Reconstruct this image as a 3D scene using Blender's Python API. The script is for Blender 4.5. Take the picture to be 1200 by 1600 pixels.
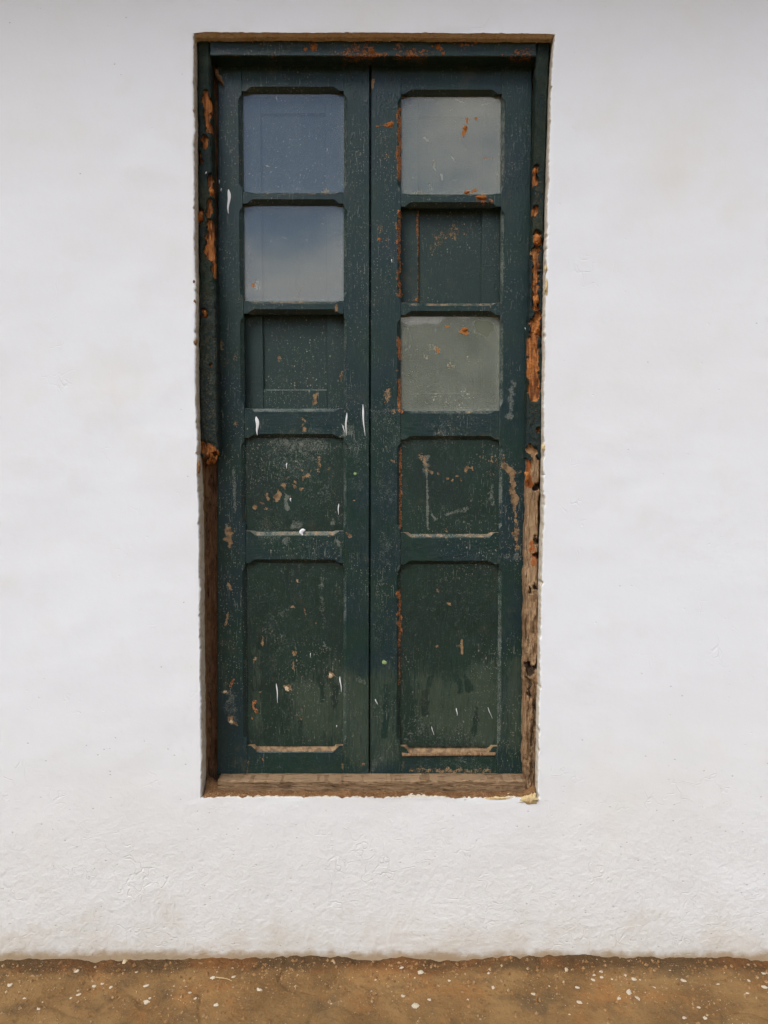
import bpy, bmesh, math, random
import numpy as np
from mathutils import Vector

for o in list(bpy.data.objects):
    bpy.data.objects.remove(o)
scene = bpy.context.scene
COL = scene.collection
random.seed(7)
RNG = np.random.default_rng(11)

# ------------------------------------------------------------------ camera
FPX = 1208.0                       # focal length in pixels of the 1200 x 1600 photograph
PITCH = math.radians(3.2)
DIST = 2.1                         # metres from the wall face (wall face is y = 0)
CAMH = DIST * math.tan(math.atan(700 / FPX) + PITCH)
cam = bpy.data.cameras.new('camera')
cam.sensor_fit = 'VERTICAL'; cam.sensor_height = 24.0
cam.lens = 24.0 * FPX / 1600.0
cam.clip_start = 0.02; cam.clip_end = 5000
camo = bpy.data.objects.new('camera', cam); COL.objects.link(camo)
camo.location = (0, -DIST, CAMH); camo.rotation_euler = (math.pi / 2 - PITCH, 0, 0)
scene.camera = camo

# ------------------------------------------------------------------ world and light
SUN_DIR = Vector((-0.55, -0.62, 1.0)).normalized()      # towards the sun
world = bpy.data.worlds.new('World'); scene.world = world; world.use_nodes = True
wt = world.node_tree; wt.nodes.clear()
def wn(t, **kw):
    n = wt.nodes.new(t)
    for k, v in kw.items(): setattr(n, k, v)
    return n
sky = wn('ShaderNodeTexSky', sky_type='NISHITA', sun_disc=False)
sky.sun_elevation = math.asin(SUN_DIR.z)
sky.sun_rotation = math.atan2(SUN_DIR.x, SUN_DIR.y)
sky.air_density = 1.0; sky.dust_density = 0.35; sky.ozone_density = 2.2
tc = wn('ShaderNodeTexCoord')
sep = wn('ShaderNodeSeparateXYZ'); wt.links.new(tc.outputs['Generated'], sep.inputs[0])
mx = wn('ShaderNodeMath', operation='MAXIMUM'); wt.links.new(sep.outputs['Z'], mx.inputs[0]); mx.inputs[1].default_value = 0.0
ad = wn('ShaderNodeMath', operation='ADD'); wt.links.new(mx.outputs[0], ad.inputs[0]); ad.inputs[1].default_value = 0.22
comb = wn('ShaderNodeCombineXYZ')
for i, ax in enumerate('XY'):
    dv = wn('ShaderNodeMath', operation='DIVIDE')
    wt.links.new(sep.outputs[ax], dv.inputs[0]); wt.links.new(ad.outputs[0], dv.inputs[1]); wt.links.new(dv.outputs[0], comb.inputs[i])
nz = wn('ShaderNodeTexNoise'); wt.links.new(comb.outputs[0], nz.inputs['Vector'])
nz.inputs['Scale'].default_value = 1.35; nz.inputs['Detail'].default_value = 7; nz.inputs['Roughness'].default_value = 0.56
cr = wn('ShaderNodeValToRGB'); hz1 = wn('ShaderNodeMapRange'); wt.links.new(mx.outputs[0], hz1.inputs[0])       # cumulus gathers towards the horizon
hz1.inputs[1].default_value = .20; hz1.inputs[2].default_value = .36; hz1.inputs[3].default_value = .19; hz1.inputs[4].default_value = 0.0
hz2 = wn('ShaderNodeMath', operation='ADD'); wt.links.new(nz.outputs['Fac'], hz2.inputs[0]); wt.links.new(hz1.outputs[0], hz2.inputs[1])
wt.links.new(hz2.outputs[0], cr.inputs[0])
cr.color_ramp.elements[0].position = 0.50; cr.color_ramp.elements[0].color = (0, 0, 0, 1)
cr.color_ramp.elements[1].position = 0.64; cr.color_ramp.elements[1].color = (1, 1, 1, 1)
mxc = wn('ShaderNodeMixRGB'); wt.links.new(cr.outputs[0], mxc.inputs[0]); wt.links.new(sky.outputs[0], mxc.inputs[1])
mxc.inputs[2].default_value = (11.5, 11.2, 10.9, 1)
bg = wn('ShaderNodeBackground'); wt.links.new(mxc.outputs[0], bg.inputs[0]); bg.inputs[1].default_value = 0.12
wo = wn('ShaderNodeOutputWorld'); wt.links.new(bg.outputs[0], wo.inputs[0])

sl = bpy.data.lights.new('sun', 'SUN'); sl.energy = 3.0; sl.angle = math.radians(40); sl.color = (1.0, 0.975, 0.945)
so = bpy.data.objects.new('sun', sl); COL.objects.link(so)
so.rotation_euler = SUN_DIR.to_track_quat('Z', 'Y').to_euler(); so.location = (-3, -4, 6)

vs = scene.view_settings
vs.view_transform = 'Standard'; vs.look = 'None'; vs.gamma = 1.0; vs.use_curve_mapping = False
vs.exposure = 0.30
scene.cycles.adaptive_threshold = 0.03; scene.cycles.adaptive_min_samples = 12
scene.cycles.max_bounces = 5; scene.cycles.diffuse_bounces = 2; scene.cycles.glossy_bounces = 3; scene.cycles.transmission_bounces = 3; scene.cycles.transparent_max_bounces = 8
scene.render.resolution_x = 768; scene.render.resolution_y = 1024

# ------------------------------------------------------------------ helpers
def W(px, py, y):
    """photo pixel -> (x, z) on the plane at depth y behind the wall face"""
    X = (np.asarray(px, float) - 600) / FPX; Y = (800 - np.asarray(py, float)) / FPX
    dy = math.cos(PITCH) + Y * math.sin(PITCH); dz = -math.sin(PITCH) + Y * math.cos(PITCH)
    t = (y + DIST) / dy
    return X * t, CAMH + dz * t
def G(px, py, z=0.0):
    X = (px - 600) / FPX; Y = (800 - py) / FPX
    dy = math.cos(PITCH) + Y * math.sin(PITCH); dz = -math.sin(PITCH) + Y * math.cos(PITCH)
    t = (z - CAMH) / dz
    return X * t, -DIST + dy * t

_P = RNG.permutation(4096)
_V = RNG.random(4096)
def vnoise(x, y, z=0.0):
    x, y, z = np.broadcast_arrays(np.asarray(x, float), np.asarray(y, float), np.asarray(z, float))
    xi = np.floor(x).astype(int); yi = np.floor(y).astype(int); zi = np.floor(z).astype(int)
    fx = x - xi; fy = y - yi; fz = z - zi
    fx = fx * fx * (3 - 2 * fx); fy = fy * fy * (3 - 2 * fy); fz = fz * fz * (3 - 2 * fz)
    def h(a, b, c): return _V[_P[(_P[(_P[a & 4095] + b) & 4095] + c) & 4095]]
    r = 0
    for a, wa in ((0, 1 - fx), (1, fx)):
        for b, wb in ((0, 1 - fy), (1, fy)):
            for c, wc in ((0, 1 - fz), (1, fz)):
                r = r + h(xi + a, yi + b, zi + c) * wa * wb * wc
    return r
def fbm(x, y, z=0.0, o=4, g=0.5):
    r = 0; a = 1; s = 0
    for i in range(o):
        r = r + a * vnoise(np.asarray(x) * 2 ** i + 17.3 * i, np.asarray(y) * 2 ** i + 5.1 * i, np.asarray(z) * 2 ** i); s += a; a *= g
    return r / s
def sstep(a, b, x):
    t = np.clip((x - a) / (b - a), 0, 1); return t * t * (3 - 2 * t)

def link(name, me, mat, parent=None):
    o = bpy.data.objects.new(name, me); COL.objects.link(o)
    for m in (mat if isinstance(mat, (list, tuple)) else [mat]):
        if m is not None: me.materials.append(m)
    if parent is not None:
        o.parent = parent
        p = parent; L = Vector((0, 0, 0))
        while p is not None: L += p.location; p = p.parent
        o.location = -L
    return o
def empty(name, loc, parent=None):
    o = bpy.data.objects.new(name, None); COL.objects.link(o); o.empty_display_size = 0.1
    o.location = loc
    if parent is not None:
        o.parent = parent; o.location = Vector(loc) - parent.location
    return o
def tag(o, label, cat, group=None):
    o['label'] = label; o['category'] = cat
    if group: o['group'] = group
    return o
def mesh(name, V, F, angle=35, mi=None, recalc=True):
    me = bpy.data.meshes.new(name)
    me.from_pydata(np.asarray(V).tolist(), [], F if isinstance(F, list) else F.tolist())
    if mi is not None: me.polygons.foreach_set('material_index', np.asarray(mi, dtype=np.int32))
    if recalc:
        bm = bmesh.new(); bm.from_mesh(me); bmesh.ops.recalc_face_normals(bm, faces=bm.faces); bm.to_mesh(me); bm.free()
    me.polygons.foreach_set('use_smooth', np.ones(len(me.polygons), dtype=bool))
    me.set_sharp_from_angle(angle=math.radians(angle))
    return me
def setattr4(me, name, C):
    a = me.attributes.new(name, 'FLOAT_COLOR', 'POINT')
    a.data.foreach_set('color', np.ascontiguousarray(C, dtype=np.float32).ravel())

# ------------------------------------------------------------------ wear marks (their own shapes, in photo pixels on the door)
MARKS = []      # channel (0 tan chip, 1 pale scuff, 2 orange crumb, 3 faded green), x0, y0, x1, y1, radius, strength
def mk(c, *a):
    if len(a) == 4: x, y, r, s = a; MARKS.append((c, x, y, x, y, r, s))
    else: MARKS.append((c,) + a)
for m in [(355, 825, 352, 845, 3, 1), (360, 828, 358, 852, 4, 1.2), (346, 530, 346, 545, 3, .8), (370, 545, 368, 560, 5, .6), (369, 662, 5, .7),
          (352, 977, 356, 960, 2.5, 1), (357, 912, 361, 922, 2.5, 1), (360, 1120, 366, 1131, 4, 1), (348, 1081, 356, 1083, 3.5, 1),
          (397, 793, 4, 1.1), (408, 787, 4, 1.1), (418, 777, 4.5, 1.2), (431, 778, 434, 770, 4, 1.3), (442, 762, 446, 757, 4, 1.2), (459, 761, 4.5, 1.3),
          (461, 753, 3, 1.1), (475, 748, 478, 744, 4, 1.3), (470, 764, 3, 1), (452, 775, 3, 1.1), (445, 750, 3, .9), (432, 785, 3, .9), (414, 795, 3, .9),
          (512, 733, 3, 1), (517, 741, 3, 1), (521, 770, 3, .8), (497, 716, 498, 735, 4, .8), (485, 737, 3, .8), (470, 735, 3, .8),
          (472, 652, 474, 663, 4, .8), (474, 672, 4, 1.1), (526, 476, 525, 486, 3, 1.1), (535, 582, 534, 592, 3.5, 1), (492, 616, 493, 630, 3.2, 1.1), (436, 556, 436, 564, 2.5, .9),
          (410, 998, 408, 1010, 2.5, 1), (458, 1022, 4.5, 1.1), (458, 1036, 458, 1048, 1.8, 1), (448, 1076, 7, 1), (516, 1056, 6, 1.1), (406, 1083, 2.6, 1), (461, 909, 3, 1.1), (455, 949, 3, 1.1),
          (475, 953, 477, 963, 2, .9), (492, 976, 3, 1), (397, 1028, 396, 1036, 3, 1), (560, 1198, 568, 1193, 4, .7), (553, 782, 3, 1), (545, 835, 547, 837, 4, 1),
          (600, 378, 22, .42), (592, 352, 10, .5), (604, 248, 20, .42), (598, 215, 14, .35), (592, 300, 12, .3), (583, 125, 582, 138, 3, 1),
          (607, 612, 604, 628, 6, .75), (612, 640, 609, 650, 4, .7), (618, 578, 3.5, 1),
          (660, 712, 668, 732, 6, .8), (676, 738, 4, 1.1), (686, 742, 3, 1), (698, 748, 3.5, 1.1), (706, 751, 3.5, 1.1), (714, 744, 3.5, 1), (722, 748, 3, 1), (731, 733, 4, 1.2), (738, 732, 3, 1),
          (755, 712, 775, 720, 5, .6), (767, 740, 6, .6), (790, 728, 800, 744, 7, 1.1), (800, 742, 804, 790, 6, 1.05), (805, 790, 808, 858, 4, .9), (806, 835, 6, .9), (785, 715, 790, 728, 5, .8),
          (800, 742, 815, 738, 3, .6), (797, 752, 800, 790, 3, .6), (697, 841, 4, .8), (698, 831, 3, 1),
          (684, 924, 3.5, 1.1), (701, 944, 705, 946, 2.5, 1), (685, 1010, 3.5, 1.1), (722, 1002, 723, 1022, 2.5, 1.1), (718, 1010, 2.4, .8), (614, 720, 3, 1), (625, 860, 618, 850, 5, .5),
          (685, 372, 715, 362, 14, .55), (678, 392, 10, .4), (640, 420, 645, 450, 6, .4), (710, 350, 720, 340, 10, .3), (653, 330, 653, 470, 2, .8),
          (790, 800, 6, .4), (815, 420, 14, .3), (800, 500, 16, .3), (790, 300, 10, .25), (640, 1203, 770, 1206, 5, .75), (630, 1190, 628, 1212, 3, .6), (775, 1190, 775, 1210, 2.5, .6),
          (388, 1190, 386, 1212, 2.5, .7), (534, 1185, 535, 1212, 2.5, .7), (400, 1200, 530, 1207, 5, .35), (420, 1190, 7, .35), (500, 1200, 8, .35)]:
    mk(0, *m)
for m in [(365, 730, 367, 800, 2.5, .6), (354, 820, 354, 836, 2, .9), (446, 775, 446, 793, 4, .75), (520, 815, 4, .6), (462, 820, 9, .6), (447, 845, 6, .5), (526, 846, 529, 850, 3, 1), (545, 672, 8, .6), (538, 680, 540, 662, 2.5, .8),
          (430, 690, 500, 695, 10, .45), (480, 705, 40, .32), (440, 730, 30, .25), (505, 770, 20, .3), (555, 700, 15, .4), (560, 760, 10, .35), (420, 830, 20, .35),
          (800, 605, 797, 652, 4.5, .7), (803, 600, 798, 608, 4, .7), (667, 732, 669, 828, 1.8, .9), (664, 715, 666, 735, 6, .7), (700, 804, 732, 796, 3, .6), (675, 804, 681, 812, 1.8, .9),
          (605, 770, 25, .3), (615, 690, 16, .3), (600, 860, 590, 1000, 12, .22), (596, 830, 606, 880, 8, .3), (640, 690, 14, .3), (690, 680, 20, .25), (770, 760, 768, 790, 4, .5),
          (420, 980, 440, 1010, 15, .3), (440, 960, 14, .28), (505, 1005, 512, 1018, 3, .6), (500, 900, 505, 980, 3, .35), (470, 880, 60, .18), (700, 930, 60, .15), (360, 1085, 362, 1120, 9, .45), (360, 960, 10, .3),
          (640, 560, 4, .4), (560, 1060, 575, 1072, 4, .45), (590, 1185, 578, 1205, 7, .4), (575, 640, 10, .3), (606, 650, 22, .3), (700, 660, 40, .25), (420, 455, 8, .3), (640, 1150, 655, 1140, 10, .3), (700, 1165, 60, .22),
          (620, 710, 640, 725, 9, .25), (470, 1075, 20, .22), (735, 1190, 30, .25), (808, 870, 8, .5), (792, 868, 6, .4), (700, 560, 40, .2)]:
    mk(1, *m)
for m in [(624.5, 168, 624.5, 278, 4, 1.1), (623.5, 330, 623.5, 462, 4, .95), (624, 530, 624, 556, 4, 1.2), (624, 596, 626, 642, 4.5, 1.1), (626, 700, 626, 825, 2.6, 1), (624, 925, 624, 990, 3.5, 1.1), (624, 990, 624, 1070, 2.6, .8),
          (610, 196, 6, 1.2), (588, 197, 606, 195, 2, 1), (752, 309, 10, 1.2), (730, 300, 5, 1), (766, 315, 5, .9), (742, 297, 4, 1), (652, 335, 653, 400, 2, .9), (651, 468, 3, 1),
          (592, 374, 3, 1.1), (600, 380, 14, .35), (396, 1100, 398, 1116, 2.8, 1.1), (393, 1124, 3, 1), (365, 1062, 360, 1072, 2.6, 1), (470, 1126, 2, 1), (412, 1187, 3, 1),
          (490, 75, 7, 1.1), (476, 78, 4, 1), (396, 66, 3, 1), (409, 68, 3, .9), (363, 65, 2.5, .9), (525, 82, 560, 74, 9, .5), (580, 80, 6, 1.1), (572, 85, 606, 86, 3, .9), (540, 88, 570, 86, 4, .8),
          (685, 73, 6, 1.3), (675, 71, 3, 1), (692, 84, 3.5, 1.1), (722, 70, 3, 1), (730, 71, 3, 1), (726, 76, 2.5, 1), (800, 84, 828, 80, 8, .72), (826, 88, 6, .6), (785, 86, 3, .8), (650, 85, 3, .6)]:
    mk(2, *m)
for m in [(400, 1120, 420, 1160, 16, .7), (470, 1085, 530, 1090, 34, .8), (480, 1130, 520, 1140, 36, .8), (560, 1080, 560, 1180, 20, .7), (350, 1040, 352, 1070, 12, .5),
          (600, 1060, 605, 1180, 22, .75), (665, 1065, 680, 1075, 16, .7), (690, 1090, 750, 1080, 34, .85), (680, 1125, 750, 1130, 36, .9), (755, 1050, 760, 1150, 18, .8), (805, 1040, 805, 1160, 14, .7), (400, 1020, 402, 1100, 8, .55), (525, 1040, 540, 1060, 14, .5)]:
    mk(3, *m)
def marks(px, py):
    px = np.asarray(px, float).ravel(); py = np.asarray(py, float).ravel()
    C = np.zeros((len(px), 4), np.float32)
    jx = px + 5 * (fbm(px / 7, py / 7, 3.1, 2) - .5) * 2; jy = py + 5 * (fbm(px / 7, py / 7, 8.7, 2) - .5) * 2
    lo = (px.min() - 80, py.min() - 80); hi = (px.max() + 80, py.max() + 80)
    for c, x0, y0, x1, y1, r, s in MARKS:
        if max(x0, x1) < lo[0] or min(x0, x1) > hi[0] or max(y0, y1) < lo[1] or min(y0, y1) > hi[1]: continue
        soft = r > 9
        m = (px > min(x0, x1) - 3 * r - 5) & (px < max(x0, x1) + 3 * r + 5) & (py > min(y0, y1) - 3 * r - 5) & (py < max(y0, y1) + 3 * r + 5)
        if not m.any(): continue
        ax, ay = (jx[m], jy[m]) if r > 2.6 else (px[m], py[m])
        dx, dy = x1 - x0, y1 - y0; L = dx * dx + dy * dy
        t = np.clip(((ax - x0) * dx + (ay - y0) * dy) / L, 0, 1) if L > 0 else 0
        d = np.hypot(ax - x0 - t * dx, ay - y0 - t * dy) / r
        if soft and c == 0: s = s * 1.2
        v = s * (np.exp(-d * d * .9) if soft else 1 - sstep(.55, 1.35, d))
        C[m, c] = np.maximum(C[m, c], v) if not soft else C[m, c] + v * (1 - C[m, c])
    for x0, y0, x1, y1, r in ((672, 1060, 662, 1112, 5), (664, 1095, 666, 1117, 5), (713, 1058, 722, 1080, 5), (728, 1062, 735, 1080, 4.5), (640, 1075, 642, 1150, 7), (418, 1040, 420, 1160, 13), (525, 1075, 523, 1105, 5), (468, 1132, 467, 1162, 4), (604, 1075, 602, 1150, 5), (745, 1110, 742, 1150, 4), (500, 1060, 503, 1095, 4)):
        dx, dy = x1 - x0, y1 - y0; t = np.clip(((jx - x0) * dx + (jy - y0) * dy) / (dx * dx + dy * dy), 0, 1)
        C[:, 3] *= 1 - .95 * (1 - sstep(.4, 1.3, np.hypot(jx - x0 - t * dx, jy - y0 - t * dy) / r))       # dark runs down the faded paint
    return np.clip(C, 0, 1.5)

# ------------------------------------------------------------------ materials
class NT:
    def __init__(s, name):
        s.m = bpy.data.materials.new(name); s.m.use_nodes = True; s.t = s.m.node_tree; s.t.nodes.clear()
        s.out = s.t.nodes.new('ShaderNodeOutputMaterial'); s._tc = None
    def n(s, t, **kw):
        n = s.t.nodes.new(t)
        for k, v in kw.items(): setattr(n, k, v)
        return n
    def set(s, sock, v):
        if isinstance(v, bpy.types.NodeSocket): s.t.links.new(v, sock)
        elif v is not None:
            if hasattr(sock.default_value, '__len__') and not hasattr(v, '__len__'): v = (v,) * len(sock.default_value)
            if hasattr(v, '__len__') and len(v) == 3 and len(sock.default_value) == 4: v = tuple(v) + (1,)
            sock.default_value = v
    def co(s, scale=(1, 1, 1), off=(0, 0, 0)):
        if s._tc is None: s._tc = s.n('ShaderNodeTexCoord').outputs['Object']
        if tuple(scale) == (1, 1, 1) and tuple(off) == (0, 0, 0): return s._tc
        mp = s.n('ShaderNodeMapping'); s.set(mp.inputs['Vector'], s._tc); mp.inputs['Scale'].default_value = scale; mp.inputs['Location'].default_value = off
        return mp.outputs[0]
    def noise(s, scale, detail=4, rough=.5, vs=(1, 1, 1), off=(0, 0, 0), dist=0):
        n = s.n('ShaderNodeTexNoise'); s.set(n.inputs['Vector'], s.co(vs, off))
        n.inputs['Scale'].default_value = scale; n.inputs['Detail'].default_value = detail; n.inputs['Roughness'].default_value = rough; n.inputs['Distortion'].default_value = dist
        return n.outputs['Fac']
    def vor(s, scale, feat='F1', vs=(1, 1, 1), off=(0, 0, 0), rand=1):
        n = s.n('ShaderNodeTexVoronoi', feature=feat); s.set(n.inputs['Vector'], s.co(vs, off)); n.inputs['Scale'].default_value = scale; n.inputs['Randomness'].default_value = rand
        return n
    def m_(s, op, a, b=0.5, c=None, clamp=False):
        n = s.n('ShaderNodeMath', operation=op); n.use_clamp = clamp; s.set(n.inputs[0], a); s.set(n.inputs[1], b)
        if c is not None: s.set(n.inputs[2], c)
        return n.outputs[0]
    def ramp(s, v, a, b, lo=0, hi=1):
        n = s.n('ShaderNodeMapRange'); n.interpolation_type = 'SMOOTHSTEP'; s.set(n.inputs[0], v); s.set(n.inputs[1], a); s.set(n.inputs[2], b); s.set(n.inputs[3], lo); s.set(n.inputs[4], hi)
        return n.outputs[0]
    def mix(s, f, a, b):
        n = s.n('ShaderNodeMixRGB'); s.set(n.inputs[0], f); s.set(n.inputs[1], a); s.set(n.inputs[2], b); return n.outputs[0]
    def attr(s, name):
        n = s.n('ShaderNodeAttribute', attribute_name=name); sp = s.n('ShaderNodeSeparateColor'); s.set(sp.inputs[0], n.outputs['Color'])
        return sp.outputs[0], sp.outputs[1], sp.outputs[2], n.outputs['Alpha']
    def bump(s, h, dist, strength=1, prev=None):
        n = s.n('ShaderNodeBump'); s.set(n.inputs['Height'], h); n.inputs['Distance'].default_value = dist; n.inputs['Strength'].default_value = strength
        if prev is not None: s.set(n.inputs['Normal'], prev)
        return n.outputs[0]
    def bsdf(s, color, rough, normal=None, spec=.5):
        b = s.n('ShaderNodeBsdfPrincipled'); s.set(b.inputs['Base Color'], color); s.set(b.inputs['Roughness'], rough); s.set(b.inputs['Specular IOR Level'], spec)
        if normal is not None: s.set(b.inputs['Normal'], normal)
        return b.outputs[0]
    def done(s, sh): s.t.links.new(sh, s.out.inputs['Surface']); return s.m
    def z(s):
        sp = s.n('ShaderNodeSeparateXYZ'); s.set(sp.inputs[0], s.co()); return sp.outputs

def paint_material(name, grain, a=(.006, .027, .019), b=(.005, .022, .026), off=0.0, rough=.36):
    """old dark green gloss paint; chips, scuffs, crumbs and faded areas come from the 'marks' attribute"""
    s = NT(name); o = (off, off * .7, off * 1.3)
    R, Gc, B, A = s.attr('marks')
    gv = (9, 9, 1) if grain == 'v' else (1, 9, 9)
    fine = s.noise(260, 3, .6, off=o); mid = s.noise(60, 4, .6, off=o); big = s.noise(7, 4, .55, off=o); gr = s.noise(26, 5, .6, vs=gv, off=o)
    col = s.mix(s.ramp(big, .35, .65), a, b)
    col = s.mix(s.ramp(gr, .3, .75, 0, .5), col, (.014, .030, .026))
    col = s.mix(s.m_('MULTIPLY', s.ramp(s.m_('ADD', A, s.m_('MULTIPLY', s.m_('SUBTRACT', s.m_('ADD', s.m_('MULTIPLY', gr, .6), s.m_('MULTIPLY', s.noise(9, 5, .7, vs=(1, 1, .45)), .4)), .5), 2.6)), .18, .95), .72), col, (.045, .064, .042))
    grime = s.ramp(s.noise(11, 6, .7, off=(o[0] + 3, o[1], o[2])), .56, .72, 0, .5)
    col = s.mix(grime, col, (.050, .050, .030))
    # splashes of lime wash and dust: many small specks
    nm = None
    sp = None
    for sc, th, keep, k in ((48, .15, .62, 0), (110, .24, .60, 5), (230, .32, .58, 9)):
        v = s.vor(sc, vs=(1, 1, .75), off=(o[0] + k, o[1], o[2] + k))
        sc_ = s.n('ShaderNodeSeparateColor'); s.set(sc_.inputs[0], v.outputs['Color'])
        m = s.m_('MULTIPLY', s.ramp(v.outputs['Distance'], th, th * .55), s.m_('GREATER_THAN', sc_.outputs[0], s.m_('SUBTRACT', keep + .05, s.m_('MULTIPLY', Gc, .3))))
        m = s.m_('MULTIPLY', m, s.m_('ADD', .25, s.m_('MULTIPLY', sc_.outputs[1], .75)))
        sp = m if sp is None else s.m_('MAXIMUM', sp, m)
    patch = s.ramp(s.noise(5.5, 3, .6, off=(o[0] + 1, 2, 7)), .40, .62, .12, 1)
    sp = s.m_('MULTIPLY', sp, patch)
    col = s.mix(s.m_('MULTIPLY', sp, .7), col, s.mix(big, (.30, .31, .27), (.36, .28, .17)))
    # fine scratches
    scr = None
    for rot, k in (((0, .5, 0), 2), ((0, -.35, 0), 5), ((0, .12, 0), 8)):
        mp = s.n('ShaderNodeMapping'); s.set(mp.inputs['Vector'], s.co()); mp.inputs['Rotation'].default_value = rot; mp.inputs['Scale'].default_value = (330, 100, 24); mp.inputs['Location'].default_value = (k + off, k, k)
        n = s.n('ShaderNodeTexNoise'); s.set(n.inputs['Vector'], mp.outputs[0]); n.inputs['Scale'].default_value = 1; n.inputs['Detail'].default_value = 1
        q = s.ramp(n.outputs['Fac'], .70, .78); scr = q if scr is None else s.m_('MAXIMUM', scr, q)
    col = s.mix(s.m_('MULTIPLY', s.m_('MULTIPLY', scr, patch), .45), col, (.22, .23, .19))
    br = s.m_('MULTIPLY', s.m_('SUBTRACT', s.m_('ADD', s.m_('MULTIPLY', fine, .6), s.m_('MULTIPLY', mid, .4)), .5), 3.0)
    mg = s.ramp(s.m_('ADD', Gc, br), .24, .9, 0, .42)
    col = s.mix(mg, col, (.27, .28, .23))
    mr = s.ramp(s.m_('ADD', R, br), .62, .95, 0, .8)
    col = s.mix(mr, col, s.mix(s.ramp(mid, .35, .65), (.13, .070, .028), (.34, .205, .095)))
    mb = s.ramp(s.m_('ADD', B, br), .66, 1.0, 0, .9)
    col = s.mix(mb, col, s.mix(s.ramp(fine, .35, .65), (.11, .038, .012), (.46, .165, .044)))
    worn = s.m_('MAXIMUM', s.m_('MAXIMUM', mr, mb), s.m_('MAXIMUM', sp, mg))
    r = s.m_('ADD', s.ramp(s.noise(30, 4, .6, off=o), .3, .7, rough - .06, rough + .14), s.m_('MULTIPLY', worn, .4), clamp=True)
    nm = s.bump(gr, .0016, .5)
    blister = s.ramp(s.noise(120, 3, .55, off=(o[0] + 4, 0, 0)), .5, .72)
    nm = s.bump(s.m_('MULTIPLY', blister, s.ramp(s.noise(9, 2, .5, off=(o[0] + 8, 0, 0)), .47, .64)), .0010, .6, nm)
    nm = s.bump(s.m_('ADD', s.m_('MULTIPLY', fine, .5), s.m_('MULTIPLY', mb, 1.2)), .0012, .7, nm)
    nm = s.bump(s.m_('SUBTRACT', 1, mr), .0012, .6, nm)
    return s.done(s.bsdf(col, r, nm, .42))

def wood_material(name, dark, mid_, light, grain='v', paintfleck=0.0):
    s = NT(name)
    R, Gc, B, A = s.attr('marks')
    gv = (10, 10, 1) if grain == 'v' else (1, 10, 10)
    gr = s.noise(22, 6, .65, vs=gv, dist=.6); g2 = s.noise(70, 4, .6, vs=gv, off=(3, 1, 2)); n = s.noise(14, 5, .65)
    col = s.mix(s.ramp(gr, .3, .7), mid_, light); col = s.mix(s.ramp(g2, .52, .72, 0, .85), col, dark)
    col = s.mix(s.ramp(n, .45, .75, 0, .65), col, dark)
    col = s.mix(s.ramp(s.m_('ADD', R, s.m_('MULTIPLY', s.m_('SUBTRACT', n, .5), 1.6)), .4, .6), col, light)
    col = s.mix(s.ramp(s.m_('ADD', B, s.m_('MULTIPLY', s.m_('SUBTRACT', n, .5), 1.2)), .4, .6), col, (.40, .12, .03))
    col = s.mix(s.ramp(s.m_('ADD', Gc, s.m_('MULTIPLY', s.m_('SUBTRACT', g2, .5), 1.8)), .4, .9, 0, .9), col, (.022, .014, .009))
    sp = s.vor(160); col = s.mix(s.m_('MULTIPLY', s.ramp(sp.outputs['Distance'], .16, .1), s.ramp(s.noise(12, 2, .5, off=(5, 5, 5)), .55, .7, 0, .6)), col, (.55, .45, .33))
    crk = s.ramp(s.noise(30, 3, .6, vs=(7, 7, .6) if grain == 'v' else (.6, 7, 7), off=(8, 8, 1), dist=1.2), .60, .68)
    col = s.mix(s.m_('MULTIPLY', crk, .8), col, tuple(x * .35 for x in dark))
    nm = s.bump(s.m_('SUBTRACT', gr, crk), .008, 1); nm = s.bump(g2, .003, .8, nm); nm = s.bump(s.noise(200, 3, .6), .001, .6, nm)
    return s.done(s.bsdf(col, .85, nm, .25))

def crumb_material(name, c1, c2, c3, sc=160):
    s = NT(name); n = s.noise(sc, 4, .65); m = s.noise(35, 4, .6)
    col = s.mix(s.ramp(m, .35, .65), c1, c2); col = s.mix(s.ramp(n, .5, .7), col, c3)
    nm = s.bump(n, .003, 1)
    return s.done(s.bsdf(col, .95, nm, .15))

def jamb_material(name):
    """very old thick green paint on a rotten jamb: marks R bare tan, G pale, B orange rot"""
    s = NT(name); R, Gc, B, A = s.attr('marks')
    n = s.noise(40, 5, .65); f = s.noise(220, 4, .65); g = s.noise(20, 5, .6, vs=(8, 8, 1)); big = s.noise(6, 3, .5)
    col = s.mix(s.ramp(n, .35, .65), (.009, .022, .016), (.022, .034, .022))
    col = s.mix(s.ramp(big, .4, .6, 0, .6), col, (.008, .022, .028))
    col = s.mix(s.m_('MULTIPLY', s.ramp(f, .46, .66), s.ramp(A, .1, .8, .2, .95)), col, (.075, .062, .030))
    br = s.m_('MULTIPLY', s.m_('SUBTRACT', s.m_('ADD', s.m_('MULTIPLY', n, .5), s.m_('MULTIPLY', f, .5)), .5), 2.2)
    col = s.mix(s.ramp(s.m_('ADD', Gc, br), .42, .62, 0, .5), col, (.16, .15, .10))
    col = s.mix(s.ramp(s.m_('ADD', R, br), .42, .55), col, s.mix(g, (.18, .085, .035), (.52, .31, .14)))
    col = s.mix(s.ramp(s.m_('ADD', B, br), .5, .75), col, s.mix(s.ramp(g, .35, .65), (.12, .040, .013), (.50, .185, .048)))
    nm = s.bump(n, .006, 1); nm = s.bump(f, .003, 1, nm)
    return s.done(s.bsdf(col, s.ramp(f, .3, .7, .55, .85), nm, .22))

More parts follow.
